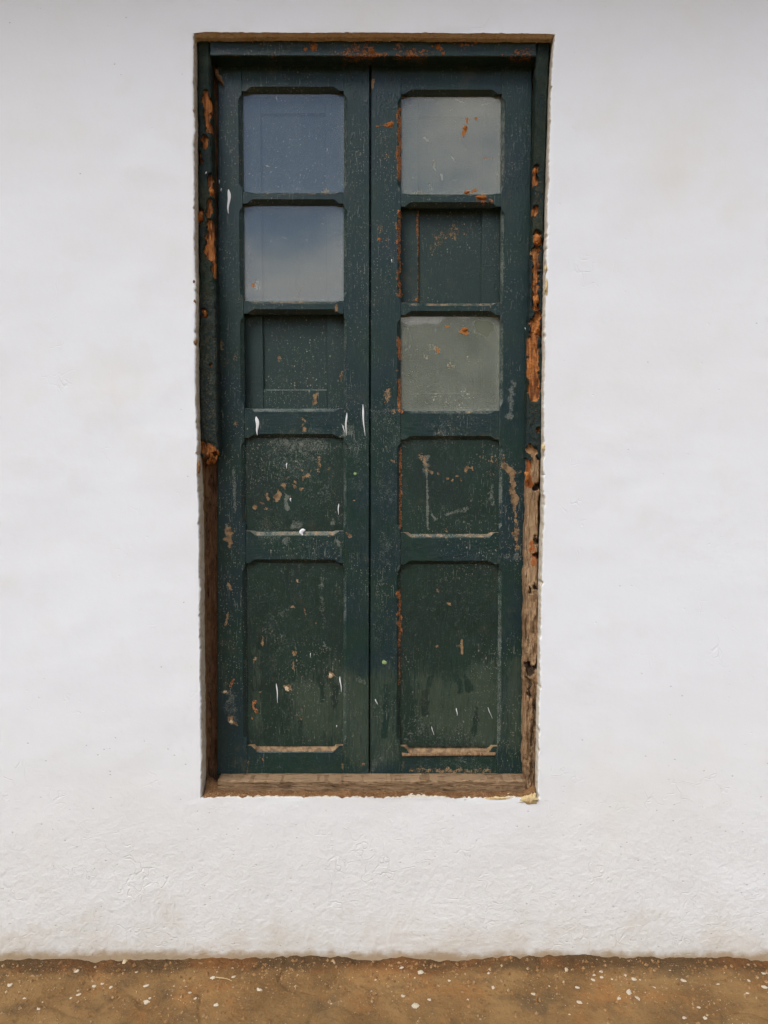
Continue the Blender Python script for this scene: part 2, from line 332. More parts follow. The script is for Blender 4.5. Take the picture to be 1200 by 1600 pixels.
def plaster_material():
    s = NT('white_limewash'); xyz = s.z(); z = xyz[2]
    low = s.ramp(z, .75, .0)                       # coarser daub near the ground
    big = s.noise(1.6, 2, .55); mid = s.noise(9, 3, .6); fine = s.noise(70, 3, .62); brush = s.noise(16, 2, .6, vs=(1, 1, 4.5))
    col = s.mix(s.ramp(big, .35, .65), (.775, .79, .805), (.765, .772, .775))
    col = s.mix(s.ramp(mid, .5, .75, 0, .35), col, (.74, .725, .69))
    col = s.mix(s.m_('MULTIPLY', s.ramp(s.m_('ADD', z, s.m_('MULTIPLY', s.m_('SUBTRACT', big, .5), 1.2)), .95, .0), .7), col, (.70, .675, .62))
    col = s.mix(s.ramp(s.noise(2.6, 4, .6, off=(3, 1, 5)), .52, .74, 0, .5), col, (.73, .71, .655))
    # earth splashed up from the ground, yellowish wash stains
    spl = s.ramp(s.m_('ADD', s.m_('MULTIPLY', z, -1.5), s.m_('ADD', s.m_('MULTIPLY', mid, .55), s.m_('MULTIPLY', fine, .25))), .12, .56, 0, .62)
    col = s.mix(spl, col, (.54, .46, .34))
    band = s.ramp(s.m_('ADD', z, s.m_('MULTIPLY', s.m_('SUBTRACT', s.noise(25, 4, .6, off=(4, 4, 4)), .5), .05)), .035, .008, 0, .85)
    col = s.mix(band, col, (.36, .24, .12))
    v = s.vor(62, vs=(1, 1, 1.5)); sc_ = s.n('ShaderNodeSeparateColor'); s.set(sc_.inputs[0], v.outputs['Color'])
    pit = s.m_('MULTIPLY', s.ramp(v.outputs['Distance'], .2, .08), s.m_('GREATER_THAN', sc_.outputs[0], s.ramp(z, 0, 1.0, .74, .985)))
    col = s.mix(s.m_('MULTIPLY', s.m_('MULTIPLY', pit, sc_.outputs[1]), .55), col, (.30, .25, .18))
    wv = s.n('ShaderNodeTexVoronoi', feature='DISTANCE_TO_EDGE'); wv.inputs['Scale'].default_value = 10
    ds = s.n('ShaderNodeVectorMath', operation='ADD'); nn = s.n('ShaderNodeTexNoise'); s.set(nn.inputs['Vector'], s.co()); nn.inputs['Scale'].default_value = 14; nn.inputs['Detail'].default_value = 2
    sc2 = s.n('ShaderNodeVectorMath', operation='SCALE'); s.set(sc2.inputs[0], nn.outputs['Color']); sc2.inputs[3].default_value = .16
    s.set(ds.inputs[0], s.co()); s.set(ds.inputs[1], sc2.outputs[0]); s.set(wv.inputs['Vector'], ds.outputs[0])
    crackzone = s.ramp(s.m_('ADD', s.noise(5, 2, .6, off=(9, 3, 1)), s.m_('MULTIPLY', low, .16)), .60, .72)
    crack = s.m_('MULTIPLY', s.ramp(wv.outputs['Distance'], .022, .004), crackzone)
    ridge = s.m_('MULTIPLY', s.ramp(wv.outputs['Distance'], .10, .0), crackzone)
    nm = s.bump(s.m_('ADD', s.m_('MULTIPLY', brush, .08), s.m_('MULTIPLY', mid, 1.1)), .005, .22)
    rl = s.ramp(low, 0, 1, .05, 1.0)
    nm = s.bump(s.m_('MULTIPLY', s.noise(32, 4, .66), rl), .009, .36, nm)
    nm = s.bump(s.m_('MULTIPLY', fine, s.ramp(low, 0, 1, .2, 1)), .0022, .5, nm)
    nm = s.bump(s.m_('SUBTRACT', s.m_('MULTIPLY', ridge, .25), s.m_('ADD', crack, s.m_('MULTIPLY', pit, .8))), .0016, .5, nm)
    return s.done(s.bsdf(col, .9, nm, .2))

def earth_material():
    s = NT('brown_earth'); xyz = s.z(); y = xyz[1]
    big = s.noise(4.5, 3, .6); n = s.noise(22, 4, .65); f = s.noise(190, 3, .7); o = s.noise(5.5, 4, .65, off=(7, 3, 1))
    col = s.mix(s.ramp(big, .32, .68), (.140, .075, .027), (.230, .132, .050))
    col = s.mix(s.ramp(o, .50, .72, 0, .55), col, (.26, .108, .030))
    col = s.mix(s.ramp(s.noise(9, 3, .65, off=(2, 9, 4)), .5, .72, 0, .7), col, (.095, .060, .028))
    col = s.mix(s.ramp(n, .55, .75, 0, .6), col, (.10, .055, .022))
    # crumbled damp soil along the foot of the wall
    foot = s.ramp(s.m_('ADD', y, s.m_('MULTIPLY', s.m_('SUBTRACT', s.noise(10, 3, .6, off=(3, 0, 0)), .5), .09)), -.075, -.03)
    col = s.mix(s.m_('MULTIPLY', foot, .75), col, s.mix(s.ramp(o, .45, .62), (.060, .033, .014), (.15, .058, .017)))
    col = s.mix(s.ramp(f, .56, .72, 0, .45), col, (.30, .18, .075))
    for sc, th, keep in ((45, .16, .66), (120, .24, .6)):
        v = s.vor(sc, off=(sc, 0, 0)); c_ = s.n('ShaderNodeSeparateColor'); s.set(c_.inputs[0], v.outputs['Color'])
        m = s.m_('MULTIPLY', s.ramp(v.outputs['Distance'], th, th * .6), s.m_('GREATER_THAN', c_.outputs[0], keep))
        m = s.m_('MULTIPLY', m, s.ramp(s.noise(5, 3, .6, off=(1, sc, 0)), .45, .65))
        col = s.mix(s.m_('MULTIPLY', m, .55), col, (.60, .50, .36))
    g6 = s.noise(64, 4, .7, off=(6, 2, 0))
    col = s.mix(s.ramp(g6, .45, .30, 0, .5), col, (.075, .040, .017)); col = s.mix(s.ramp(g6, .58, .74, 0, .35), col, (.30, .185, .080))
    nm = s.bump(n, .014, .8); nm = s.bump(s.m_('MULTIPLY', f, s.ramp(foot, 0, 1, .45, 1.2)), .005, 1, nm)
    return s.done(s.bsdf(col, .9, nm, .2))

def glass_material(name, dust, tint):
    """thin old window glass: clear body, mirror reflection of both faces taken together, film of dust on it ('marks' G pale, R tan, B orange)"""
    s = NT(name); R, Gc, B, A = s.attr('marks')
    n = s.noise(11, 6, .66); f = s.noise(180, 3, .6)
    nm = s.bump(s.noise(2.2, 1, .4), .004, .12)
    lw = s.n('ShaderNodeLayerWeight'); lw.inputs['Blend'].default_value = .5
    fr = s.m_('ADD', .12, s.m_('MULTIPLY', .88, s.m_('POWER', lw.outputs['Facing'], 5.0)))
    tr = s.n('ShaderNodeBsdfTransparent'); tr.inputs[0].default_value = (.95, .97, .96, 1)
    gl = s.n('ShaderNodeBsdfGlossy'); gl.inputs['Roughness'].default_value = .03; s.set(gl.inputs['Normal'], nm)
    geo = s.n('ShaderNodeNewGeometry')
    fr = s.m_('MULTIPLY', fr, s.m_('SUBTRACT', 1, geo.outputs['Backfacing']))
    mixg = s.n('ShaderNodeMixShader'); s.set(mixg.inputs[0], fr); s.set(mixg.inputs[1], tr.outputs[0]); s.set(mixg.inputs[2], gl.outputs[0])
    v = s.vor(95); c_ = s.n('ShaderNodeSeparateColor'); s.set(c_.inputs[0], v.outputs['Color'])
    sp = s.m_('MULTIPLY', s.ramp(v.outputs['Distance'], .15, .08), s.m_('GREATER_THAN', c_.outputs[0], .88))
    br = s.m_('MULTIPLY', s.m_('SUBTRACT', f, .5), 1.2)
    br = s.m_('MULTIPLY', br, 2.2)
    mr = s.ramp(s.m_('ADD', R, br), .5, 1.0, 0, .75); mb = s.ramp(s.m_('ADD', B, br), .5, .9); mg = s.ramp(s.m_('ADD', Gc, br), .5, 1.1, 0, .5)
    film = s.m_('ADD', s.m_('MULTIPLY', s.ramp(n, .3, .72, .8, 1.2), dust), s.m_('MULTIPLY', A, .5), clamp=True)
    fac = s.m_('MAXIMUM', s.m_('MAXIMUM', film, s.m_('MULTIPLY', sp, .5)), s.m_('MAXIMUM', mg, s.m_('MAXIMUM', mr, mb)), clamp=True)
    col = s.mix(mr, tint, (.33, .27, .17)); col = s.mix(mb, col, (.36, .15, .045)); col = s.mix(s.m_('MAXIMUM', mg, s.m_('MULTIPLY', sp, .8)), col, (.55, .55, .48))
    col = s.mix(s.ramp(A, .35, .95, 0, .8), col, (.10, .115, .07))
    df = s.n('ShaderNodeBsdfDiffuse'); s.set(df.inputs[0], col)
    ms = s.n('ShaderNodeMixShader'); s.set(ms.inputs[0], fac); s.set(ms.inputs[1], mixg.outputs[0]); s.set(ms.inputs[2], df.outputs[0])
    return s.done(ms.outputs[0])

def plain(name, c, rough=.8, spec=.3, sc=60, var=.25, bumpd=.001):
    s = NT(name); n = s.noise(sc, 4, .6)
    nm = s.bump(s.noise(sc * 3, 3, .6), bumpd, .7)
    return s.done(s.bsdf(s.mix(n, tuple(x * (1 - var) for x in c), tuple(min(1, x * (1 + var)) for x in c)), rough, nm, spec))

M = {}
M['pv'] = paint_material('green_paint_vertical', 'v', off=0)
M['ph'] = paint_material('green_paint_horizontal', 'h', off=3.3)
M['pp'] = paint_material('green_paint_panel', 'v', a=(.008, .027, .017), b=(.007, .020, .014), off=6.1, rough=.40)
M['ps'] = paint_material('green_paint_inner_shutter', 'v', a=(.012, .035, .027), b=(.012, .030, .026), off=9.4, rough=.5)
M['jamb'] = jamb_material('flaking_green_jamb_paint')
M['wood'] = wood_material('bare_weathered_wood', (.075, .034, .015), (.29, .160, .075), (.44, .285, .155))
M['sillwood'] = wood_material('bare_sill_wood', (.085, .046, .022), (.23, .135, .066), (.36, .235, .13), 'h')
M['brownwood'] = wood_material('dark_brown_rebate_wood', (.045, .020, .010), (.165, .075, .034), (.29, .16, .08))
M['plaster'] = plaster_material()
M['mortar'] = crumb_material('bare_tan_mortar', (.60, .46, .30), (.68, .55, .38), (.44, .32, .19), 90)
M['headmortar'] = crumb_material('pale_tan_head_mortar', (.46, .34, .21), (.56, .44, .29), (.32, .22, .13), 80)
M['greymortar'] = crumb_material('grey_beige_plaster_edge', (.54, .48, .38), (.64, .58, .48), (.40, .32, .21), 90)
M['mud'] = crumb_material('brown_mud_core', (.18, .095, .045), (.30, .175, .085), (.06, .028, .014), 70)
M['yellow'] = crumb_material('yellow_mortar', (.50, .36, .17), (.62, .48, .26), (.34, .22, .09), 120)
M['soil'] = crumb_material('loose_sill_soil', (.12, .058, .024), (.19, .095, .04), (.30, .18, .09), 200)
M['orange'] = crumb_material('orange_rotten_crumbs', (.32, .112, .030), (.46, .175, .048), (.17, .062, .019), 220)
M['earth'] = earth_material()
M['white'] = plain('white_paint_drip', (.80, .80, .79), .5, .4, 80, .04)
M['chip'] = plain('white_plaster_chip', (.50, .42, .31), .95, .12, 200, .42)
M['pebble'] = plain('beige_pebble', (.52, .40, .25), .8, .3, 120, .2)
M['straw'] = plain('dry_straw', (.45, .32, .15), .8, .3, 60, .2)
M['iron'] = plain('dark_iron', (.03, .035, .035), .6, .5, 80, .3)
M['leaf'] = plain('green_lichen', (.25, .33, .14), .9, .2, 80, .3)
M['glass_clear'] = glass_material('old_glass_thin_dust', .11, (.30, .34, .36))
M['glass_dusty'] = glass_material('old_glass_dusty', .26, (.37, .385, .315))
M['hill'] = plain('wooded_hill', (.055, .075, .035), 1, .1, .3, .4)

# ------------------------------------------------------------------ the setting: ground, hills
def axis_coords(dense_lo, dense_hi, step, lo, hi):
    a = list(np.arange(dense_lo, dense_hi + 1e-6, step)); s = step; x = a[-1]
    while x < hi: s *= 1.35; x = min(hi, x + s); a.append(x)
    s = step; x = a[0]
    while x > lo: s *= 1.35; x = max(lo, x - s); a.insert(0, x)
    return np.array(a)
gx = axis_coords(-1.35, 1.35, .0042, -900, 900); gy = axis_coords(-.45, .03, .0042, -900, 900)
def ground_z(x, y):
    near = np.exp(-np.maximum(0, np.abs(y + .2) - .5) ** 2)
    z = .010 * (fbm(x * 5, y * 5, 0, 4) - .5) * near
    z = z + .008 * np.abs(fbm(x * 14 + 3, y * 14, 2, 3) - .5) * near
    z = z - .010 * (1 - sstep(.0, .03, np.abs(fbm(x * 3.2 + 9, y * 3.2, 5, 3) - .5))) * near * .6          # shallow cracks
    foot = sstep(-.085, -.012, y + .030 * (fbm(x * 7, 1.5, 0, 3) - .5) * 2) * (1 - sstep(.1, .4, y))
    z = z + foot * (.003 + .034 * (fbm(x * 4.5, y * 9, 4, 4) - .42))
    z = z + near * .0035 * (fbm(x * 70, y * 70, 7, 3) - .5) * (.5 + foot)
    z = z + foot * .007 * (fbm(x * 60, y * 60, 1, 2) - .5)
    far = np.hypot(x, y)
    z = z + sstep(6, 60, far) * (fbm(x * .03, y * .03, 3, 3) - .5) * .5
    return z
GX, GY = np.meshgrid(gx, gy); GZ = ground_z(GX, GY)
nx, ny = len(gx), len(gy)
idx = np.arange(nx * ny).reshape(ny, nx)
gf = np.stack([idx[:-1, :-1], idx[:-1, 1:], idx[1:, 1:], idx[1:, :-1]], -1).reshape(-1, 4)
ground = link('ground', mesh('ground', np.stack([GX, GY, GZ], -1).reshape(-1, 3), gf, 80, recalc=False), M['earth'])
ground['kind'] = 'structure'

th = np.linspace(math.radians(178), math.radians(362), 260); rr = np.linspace(0, 1, 14)
T, Rr = np.meshgrid(th, rr); rad = 130 + 260 * Rr
hz = (40 + 20 * (fbm(T * 2.2, 1.7, 0, 3) - .5) * 2 + 3 * fbm(T * 60, 3, 0, 3)) * np.sin(np.clip(Rr * 1.6, 0, 1) * math.pi / 2) * 1.30
hz = hz + 4 * (fbm(T * 30, Rr * 9, 0, 3) - .5) * (Rr > .05) - .5
hv = np.stack([rad * np.cos(T), rad * np.sin(T), hz], -1).reshape(-1, 3)
idx = np.arange(T.size).reshape(T.shape)
hf = np.stack([idx[:-1, :-1], idx[:-1, 1:], idx[1:, 1:], idx[1:, :-1]], -1).reshape(-1, 4)
hills = link('hills', mesh('hills', hv, hf, 80), M['hill']); hills['kind'] = 'structure'

# ------------------------------------------------------------------ white wall with its opening
YF, YL = .034, .085               # front of frame, front of the leaves (behind the wall face)
corners = {'L': [(303, 52), (304.5, 200), (305, 300), (306, 450), (307, 600), (309, 708), (312, 800), (313.5, 950), (315, 1100), (316, 1246)],
           'R': [(866, 54), (861, 130), (858, 220), (855, 320), (851, 480), (850, 600), (849, 700), (849, 800), (845, 900), (843, 1050), (841, 1150), (840, 1248)],
           'T': [(303, 52), (320, 50), (450, 51), (600, 51), (750, 52), (850, 53), (866, 54)],
           'B': [(316, 1246), (400, 1245), (520, 1246), (660, 1246), (760, 1247), (800, 1246), (840, 1248)]}
def side_pts(key, n):
    P = np.array(corners[key], float); d = np.concatenate([[0], np.cumsum(np.hypot(*np.diff(P, axis=0).T))]); t = np.linspace(0, d[-1], n)
    px = np.interp(t, d, P[:, 0]); py = np.interp(t, d, P[:, 1]); x, z = W(px, py, 0); return np.stack([x, z], -1)
NH, NV = 240, 520
top = side_pts('T', NH); right = side_pts('R', NV); bot = side_pts('B', NH)[::-1]; left = side_pts('L', NV)[::-1]
inner = np.concatenate([top[:-1], right[:-1], bot[:-1], left[:-1]])
OX0, OX1, OZ0, OZ1 = -4.2, 4.2, -.5, 3.5
def lin(a, b, n): return np.stack([np.linspace(a[0], b[0], n), np.linspace(a[1], b[1], n)], -1)[:-1]
outer = np.concatenate([lin((OX0, OZ1), (OX1, OZ1), NH), lin((OX1, OZ1), (OX1, OZ0), NV), lin((OX1, OZ0), (OX0, OZ0), NH), lin((OX0, OZ0), (OX0, OZ1), NV)])
N = len(inner)
side = np.concatenate([np.full(NH - 1, 0), np.full(NV - 1, 1), np.full(NH - 1, 2), np.full(NV - 1, 3)])
nrm = {0: (0, 1), 1: (1, 0), 2: (0, -1), 3: (-1, 0)}
nv = np.array([nrm[s] for s in side], float)
# ragged plaster arris: small waver everywhere, occasional chips
arc = np.arange(N) * .0075
rag = .0022 * (fbm(arc * 9, 0, 0, 3) - .5) * 2 + .0016 * (fbm(arc * 90, 3, 0, 3) - .5) * 2
chip = sstep(.62, .80, fbm(arc * 34, 9, 0, 4)) * .0032
wallamp = np.array([.5, 1, .9, 1.15])[side]
inner_r = inner + nv * ((rag + chip) * wallamp)[:, None]
rings = []; rmat = []
def addring(P, y, m): rings.append(np.column_stack([P[:, 0], np.broadcast_to(y, (N,)), P[:, 1]])); rmat.append(m)
smooth_in = inner
addring(smooth_in + nv * .012, .36, 2)
addring(smooth_in + nv * .010, .20, 2)
addring(smooth_in + nv * .006 + nv * (.004 * (fbm(arc * 20, 2, 0, 3) - .5))[:, None], .11, 2)
addring(smooth_in + nv * .003 + nv * (.004 * (fbm(arc * 22, 4, 0, 3) - .5))[:, None], .06, 1)
head = (side == 0).astype(float)[:, None]
addring(inner_r * .6 + (smooth_in + nv * .001) * .4 - nv * head * .004, .03, 1)
addring(inner_r * .8 + smooth_in * .2 - nv * head * .0025, .014, 1)
addring(inner_r, .008 + .003 * fbm(arc * 40, 6, 0, 2), 1)
addring(inner_r + nv * (.0012 + .0012 * fbm(arc * 60, 8, 0, 2))[:, None], .0028, 0)
ts = np.concatenate([[.0011, .0024, .004, .0065, .010], .010 + np.cumsum(np.geomspace(.005, .032, 26))]); ts = ts[ts < .4]
ts = np.concatenate([ts, [.45, .55, .7, .85, 1.0]])
for t in ts:
    w = min(1, t / .012)
    P = (inner_r * (1 - w) + inner * w) * (1 - t) + outer * t
    if t < 1: y = .0055 * (fbm(P[:, 0] * 2.4, P[:, 1] * 2.4, 0, 3) - .5) + .003 * (fbm(P[:, 0] * 11, P[:, 1] * 11, 4, 3) - .5) * w
    else: y = 0
    addring(P, y, 0)
addring(outer, .36, 0)
V = np.concatenate(rings); K = len(rings)
F = []; mi = []
ii = np.arange(N); jj = (ii + 1) % N
for k in range(K):
    a, b = k * N, ((k + 1) % K) * N
    F.append(np.stack([a + ii, a + jj, b + jj, b + ii], -1)); mi += [rmat[k] if k < K - 1 else 2] * N
mi = np.array(mi).reshape(K, N)
mi[(mi == 1) & (side[None, :] != 0)] = 3          # bare tan mortar shows at the head, grey-beige edge elsewhere
mi[(mi == 1)] = 1
F = np.concatenate(F)
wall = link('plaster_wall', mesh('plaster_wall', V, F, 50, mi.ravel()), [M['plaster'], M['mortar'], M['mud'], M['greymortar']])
tag(wall, 'white limewashed plaster wall around the dark green double door', 'wall')
wall['kind'] = 'thing'

# unseen eave, added above the frame to darken the top of the wall
ev = []; ef = []
def evbox(x0, x1, y0, y1, z0, z1, slope=0.0):
    b = len(ev)
    for x in (x0, x1):
        for (yy, zz) in ((y0, z0), (y1, z0 + slope), (y1, z1 + slope), (y0, z1)): ev.append((x, yy, zz))
    ef.extend([(b, b + 1, b + 2, b + 3), (b + 4, b + 7, b + 6, b + 5), (b, b + 4, b + 5, b + 1), (b + 1, b + 5, b + 6, b + 2), (b + 2, b + 6, b + 7, b + 3), (b + 3, b + 7, b + 4, b)])
evbox(-4.4, 4.4, -.46, .5, 3.22, 3.26, .36)
for i in range(23): evbox(-4.3 + i * .39, -4.24 + i * .39, -.44, .3, 3.135, 3.218, .28)
eave = link('added_shade_eave', mesh('added_shade_eave', ev, ef, 30), plain('shade_eave_timber', (.13, .085, .05), .85, .3, 30, .3), wall)

def blob_patch(name, parent, mat, px, py, rx, ry, y, h, seed, plane=0.0, n=26, rings_=5, rough=.35, tilt=0):
    """irregular low lump on a vertical face (front towards the camera)"""
    cx, cz = W(px, py, plane); sc = 1 / FPX * (DIST + plane)
    a = np.linspace(0, 2 * math.pi, n, endpoint=False)
    rad_ = 1 + rough * (fbm(np.cos(a) * 1.7 + seed * 3.1, np.sin(a) * 1.7 + seed, 0, 3) - .5) * 2.4
    V = [(cx, y - h, cz)]; F = []
    for k in range(1, rings_ + 1):
        f = k / rings_
        hh = h * (1 - f ** 2.2) * (.6 + .8 * fbm(np.cos(a) * f * 3 + seed, np.sin(a) * f * 3, seed, 2))
        xx = np.cos(a + tilt) * 0 + rad_ * f * (np.cos(a) * rx); zz = rad_ * f * (np.sin(a) * ry)
        ct, st = math.cos(tilt), math.sin(tilt)
        for i in range(n): V.append((cx + (xx[i] * ct - zz[i] * st) * sc, y - hh[i] + (0.0015 if k == rings_ else 0), cz + (xx[i] * st + zz[i] * ct) * sc))
    for i in range(n):
        j = (i + 1) % n; F.append((0, 1 + i, 1 + j))
        for k in range(rings_ - 1):
            b0 = 1 + k * n; b1 = b0 + n; F.append((b0 + i, b1 + i, b1 + j, b0 + j))
    me = mesh(name, V, F, 60)
    if mat.name.startswith('bare_w'): setattr4(me, 'marks', np.zeros((len(V), 4)))
    return link(name, me, mat, parent)
for i, (x, y, rx, ry) in enumerate([(90, 940, 8, 10), (12, 1003, 7, 11), (1043, 160, 4, 7), (700, 1428, 22, 4)]):
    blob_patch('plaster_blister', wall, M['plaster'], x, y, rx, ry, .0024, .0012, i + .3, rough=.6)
blob_patch('exposed_mortar', wall, M['yellow'], 822, 1250, 17, 7, .001, .005, 4.4, rough=.8, n=40)
blob_patch('exposed_mortar', wall, M['yellow'], 775, 1247, 22, 2.6, .001, .004, 5.4, rough=.8, n=40)
blob_patch('exposed_mortar', wall, M['yellow'], 833, 1247, 7, 8, .0005, .008, 7.4, rough=.8, n=30)
for (x, y, rx, ry) in [(305, 535, 2.5, 4), (304, 470, 2, 3), (311, 730, 3, 10), (303, 440, 2, 3)]:
    blob_patch('mud_crumb', wall, M['mud'], x, y, rx, ry, .002, .004, x * .3 + y, rough=.7, n=16)
for (x, y, rx, ry) in [(854, 450, 2.5, 14), (853, 420, 2, 6), (850, 700, 3.5, 8)]:
    blob_patch('exposed_mortar', wall, M['yellow'], x, y, rx, ry, .002, .004, x * .3 + y, rough=.6, n=20)

# ------------------------------------------------------------------ the double door
dx, dz = W(578, 1241, YF)
door = empty('double_door', (float(dx), YF, float(dz)))
tag(door, 'weathered dark green double door with glazed upper openings set in the white wall', 'door')
door['kind'] = 'thing'

def fn(v):
    if callable(v): return v
    if isinstance(v, (int, float)): return lambda s: np.full(np.shape(s), float(v))
    a = np.array(v, float); return lambda s: np.interp(s, a[:, 0], a[:, 1])
def bar(name, parent, mat, axis, s0, s1, u0, u1, yf, yb, plane, c0=0, c1=0, w0=None, w1=None, step=2.0, disp=None, amp=.0005, extra=None, ujit=0.0, endjit=0.0, cdk=1.0):
    """board lofted along s (photo pixels), its width running u0..u1, front arris cut back by c0/c1 (stopped chamfers)"""
    u0, u1, c0, c1 = fn(u0), fn(u1), fn(c0), fn(c1)
    ns = max(4, int(abs(s1 - s0) / step)); S = np.linspace(s0, s1, ns)
    a0, a1 = u0(S), u1(S); k0 = np.maximum(c0(S), .35); k1 = np.maximum(c1(S), .35)
    if ujit:
        a0 = a0 + ujit * (fbm(S / 14, 1.1, s0, 4) - .5) * 2; a1 = a1 + ujit * (fbm(S / 14, 7.7, s1, 4) - .5) * 2
    width = float(np.mean(a1 - a0)); nu = max(3, int(width / step)); tt = np.linspace(0, 1, nu)
    pxm = (DIST + plane) / FPX
    U = []; Y = []; tagc = []
    U.append(a0); Y.append(np.full(ns, yb)); tagc.append(0)
    for f in (0, .35, .7): U.append(a0 + k0 * f); Y.append(yf + k0 * (1 - f) * pxm * cdk); tagc.append(1)
    for t in tt: U.append(a0 + k0 + (a1 - k1 - a0 - k0) * t); Y.append(np.full(ns, yf)); tagc.append(2)
    for f in (.7, .35, 0): U.append(a1 - k1 * f); Y.append(yf + k1 * (1 - f) * pxm * cdk); tagc.append(3)
    U.append(a1); Y.append(np.full(ns, yb)); tagc.append(0)
    U = np.stack(U, 1); Y = np.stack(Y, 1); K = U.shape[1]; SS = np.repeat(S[:, None], K, 1)
    if endjit:
        e = endjit * (fbm(U[-1] / 6, 2.2, s1, 3) - .5) * 2
        wgt = np.clip((SS - (s1 - 30)) / 30, 0, 1); SS = SS + wgt * e[None, :]
    px, py = (U, SS) if axis == 'v' else (SS, U)
    tg = np.array(tagc)[None, :]
    front = (tg == 2) | (tg == 1) | (tg == 3)
    d = amp * (fbm(px / 30, py / 30, yf * 50, 3) - .5) * 2
    if disp is not None: d = d + disp(px, py)
    Y = Y + np.where(front, d, 0)
    X, Z = W(px, py, plane)
    V = np.stack([X, Y, Z], -1).reshape(-1, 3)
    idx = np.arange(ns * K).reshape(ns, K); nxt = np.roll(idx, -1, 1)
    F = np.stack([idx[:-1], idx[1:], nxt[1:], nxt[:-1]], -1).reshape(-1, 4).tolist()
    F.append(idx[0].tolist()); F.append(idx[-1][::-1].tolist())
    me = mesh(name, V, F, 32)
    C = marks(px, py).reshape(ns, K, 4)
    if extra is not None: C = np.maximum(C, extra(px, py).reshape(ns, K, 4))
    for w, code in ((w0, 1), (w1, 3)):
        if w is not None:
            along = .25 + 1.3 * fbm(S / 16, code * 3.3 + s0, float(u0(S)[0]), 3)
            for ch, val in w: C[:, np.array(tagc) == code, ch] = np.maximum(C[:, np.array(tagc) == code, ch], (val * along)[:, None])
    C[:, np.array(tagc) == 0, :] = 0
    setattr4(me, 'marks', C.reshape(-1, 4))
    return link(name, me, mat, parent)

bar('mortar_strip', wall, M['headmortar'], 'h', 306, 862, [(306, 54), (330, 51.5), (600, 53), (862, 56)], [(306, 58), (450, 57.5), (600, 58), (862, 60)], .013, .05, .013, c0=1.2, c1=1.5, ujit=1.6, amp=.003, step=2)
# frame ---------------------------------------------------------------------------------------------
frame = empty('door_frame', (float(dx), YF, float(dz)), door)
def patches(lst):
    """marks for the rotten frame: (channel, x0,y0,x1,y1,r,strength)"""
    def f(px, py):
        global MARKS
        keep = MARKS; MARKS = lst; C = marks(px, py); MARKS = keep; return C
    return f
LJ = [(2, 321, 145, 322, 165, 5, 1.2), (2, 325, 160, 324, 200, 5, 1.2), (2, 319, 215, 320, 228, 4, 1.2), (2, 327, 278, 331, 300, 5, 1.2), (2, 328, 315, 327, 335, 5, 1), (2, 312, 330, 311, 345, 5, 1.1), (2, 329, 350, 327, 400, 6, 1.3), (2, 332, 390, 335, 430, 4, 1.3),
      (2, 320, 485, 321, 492, 3.5, 1.2), (2, 329, 570, 2.5, 1) + (0,) if False else (2, 329, 570, 329, 571, 2.5, 1), (2, 318, 700, 335, 712, 10, 1.2), (2, 312, 240, 312, 250, 3, .8),
      (3, 325, 470, 325, 700, 18, 1.0), (3, 320, 300, 322, 440, 10, .5), (1, 323, 560, 326, 640, 8, .3)]
RJ = [(2, 836, 262, 837, 285, 4.5, 1.2), (2, 836, 325, 835, 335, 4, 1.1), (2, 839, 368, 840, 376, 7, 1.3), (0, 836, 390, 838, 430, 5, .8), (2, 837, 450, 836, 480, 5, 1.2), (2, 841, 490, 841, 520, 5, 1.2),
      (2, 833, 528, 835, 618, 9, 1.5), (2, 838, 380, 839, 450, 5, .8), (2, 834, 500, 834, 530, 4, .8), (0, 838, 540, 838, 600, 3, .9), (2, 841, 672, 2.4, 1) if False else (2, 841, 670, 841, 674, 2.4, 1), (3, 840, 290, 840, 420, 8, .8), (3, 835, 640, 835, 690, 8, .5), (0, 829, 700, 835, 708, 6, 1), (1, 836, 625, 840, 622, 3, 1.4)]
def rotdisp(lst, depth, rough):
    f = patches([m for m in lst if m[0] in (0, 2)])
    def d(px, py):
        C = f(px, py); r = np.clip(C[:, 2] + C[:, 0], 0, 1).reshape(px.shape)
        lump = (fbm(px / 9, py / 14, 2, 4) - .5) * 2 * rough(py)
        return r * (depth + .006 * (fbm(px / 5, py / 16, 6, 3) - .5)) + lump
    return d
bar('lintel', frame, M['ph'], 'h', 328.6, 837.2, [(328, 60), (840, 61.5)], [(328, 86.5), (580, 88), (840, 88)], YF, .16, YF, c0=1, c1=1.2, step=2, amp=.0012,
    extra=lambda px, py: np.stack([np.zeros(px.size), .35 * np.ones(px.size) * (py.ravel() < 64), .75 * sstep(.46, .62, fbm(px / 30, py / 14, 0, 3)).ravel(), .3 * np.ones(px.size)], -1))
bar('jamb', frame, M['jamb'], 'v', 59, 709, [(59, 309), (300, 311), (500, 312), (709, 313)], [(59, 327.6), (200, 329), (330, 332), (430, 335), (500, 338), (709, 340)], YF, YL - .003, YF, c0=1.5, c1=2.5,
    disp=rotdisp(LJ, .010, lambda py: .0008 + .004 * sstep(230, 420, py)), extra=patches(LJ), ujit=2.2, endjit=9, step=1.7)
bar('jamb', frame, M['jamb'], 'v', 60, 716, [(60, 838.5), (300, 834.5), (500, 827), (716, 822)], [(60, 859.5), (130, 856), (300, 850.5), (480, 847), (600, 846), (716, 845)], YF, YL - .003, YF, c0=2.5, c1=1.5,
    disp=rotdisp(RJ, .012, lambda py: .0008 + .0022 * sstep(240, 420, py)), extra=patches(RJ), ujit=1.4, endjit=9, step=1.7)
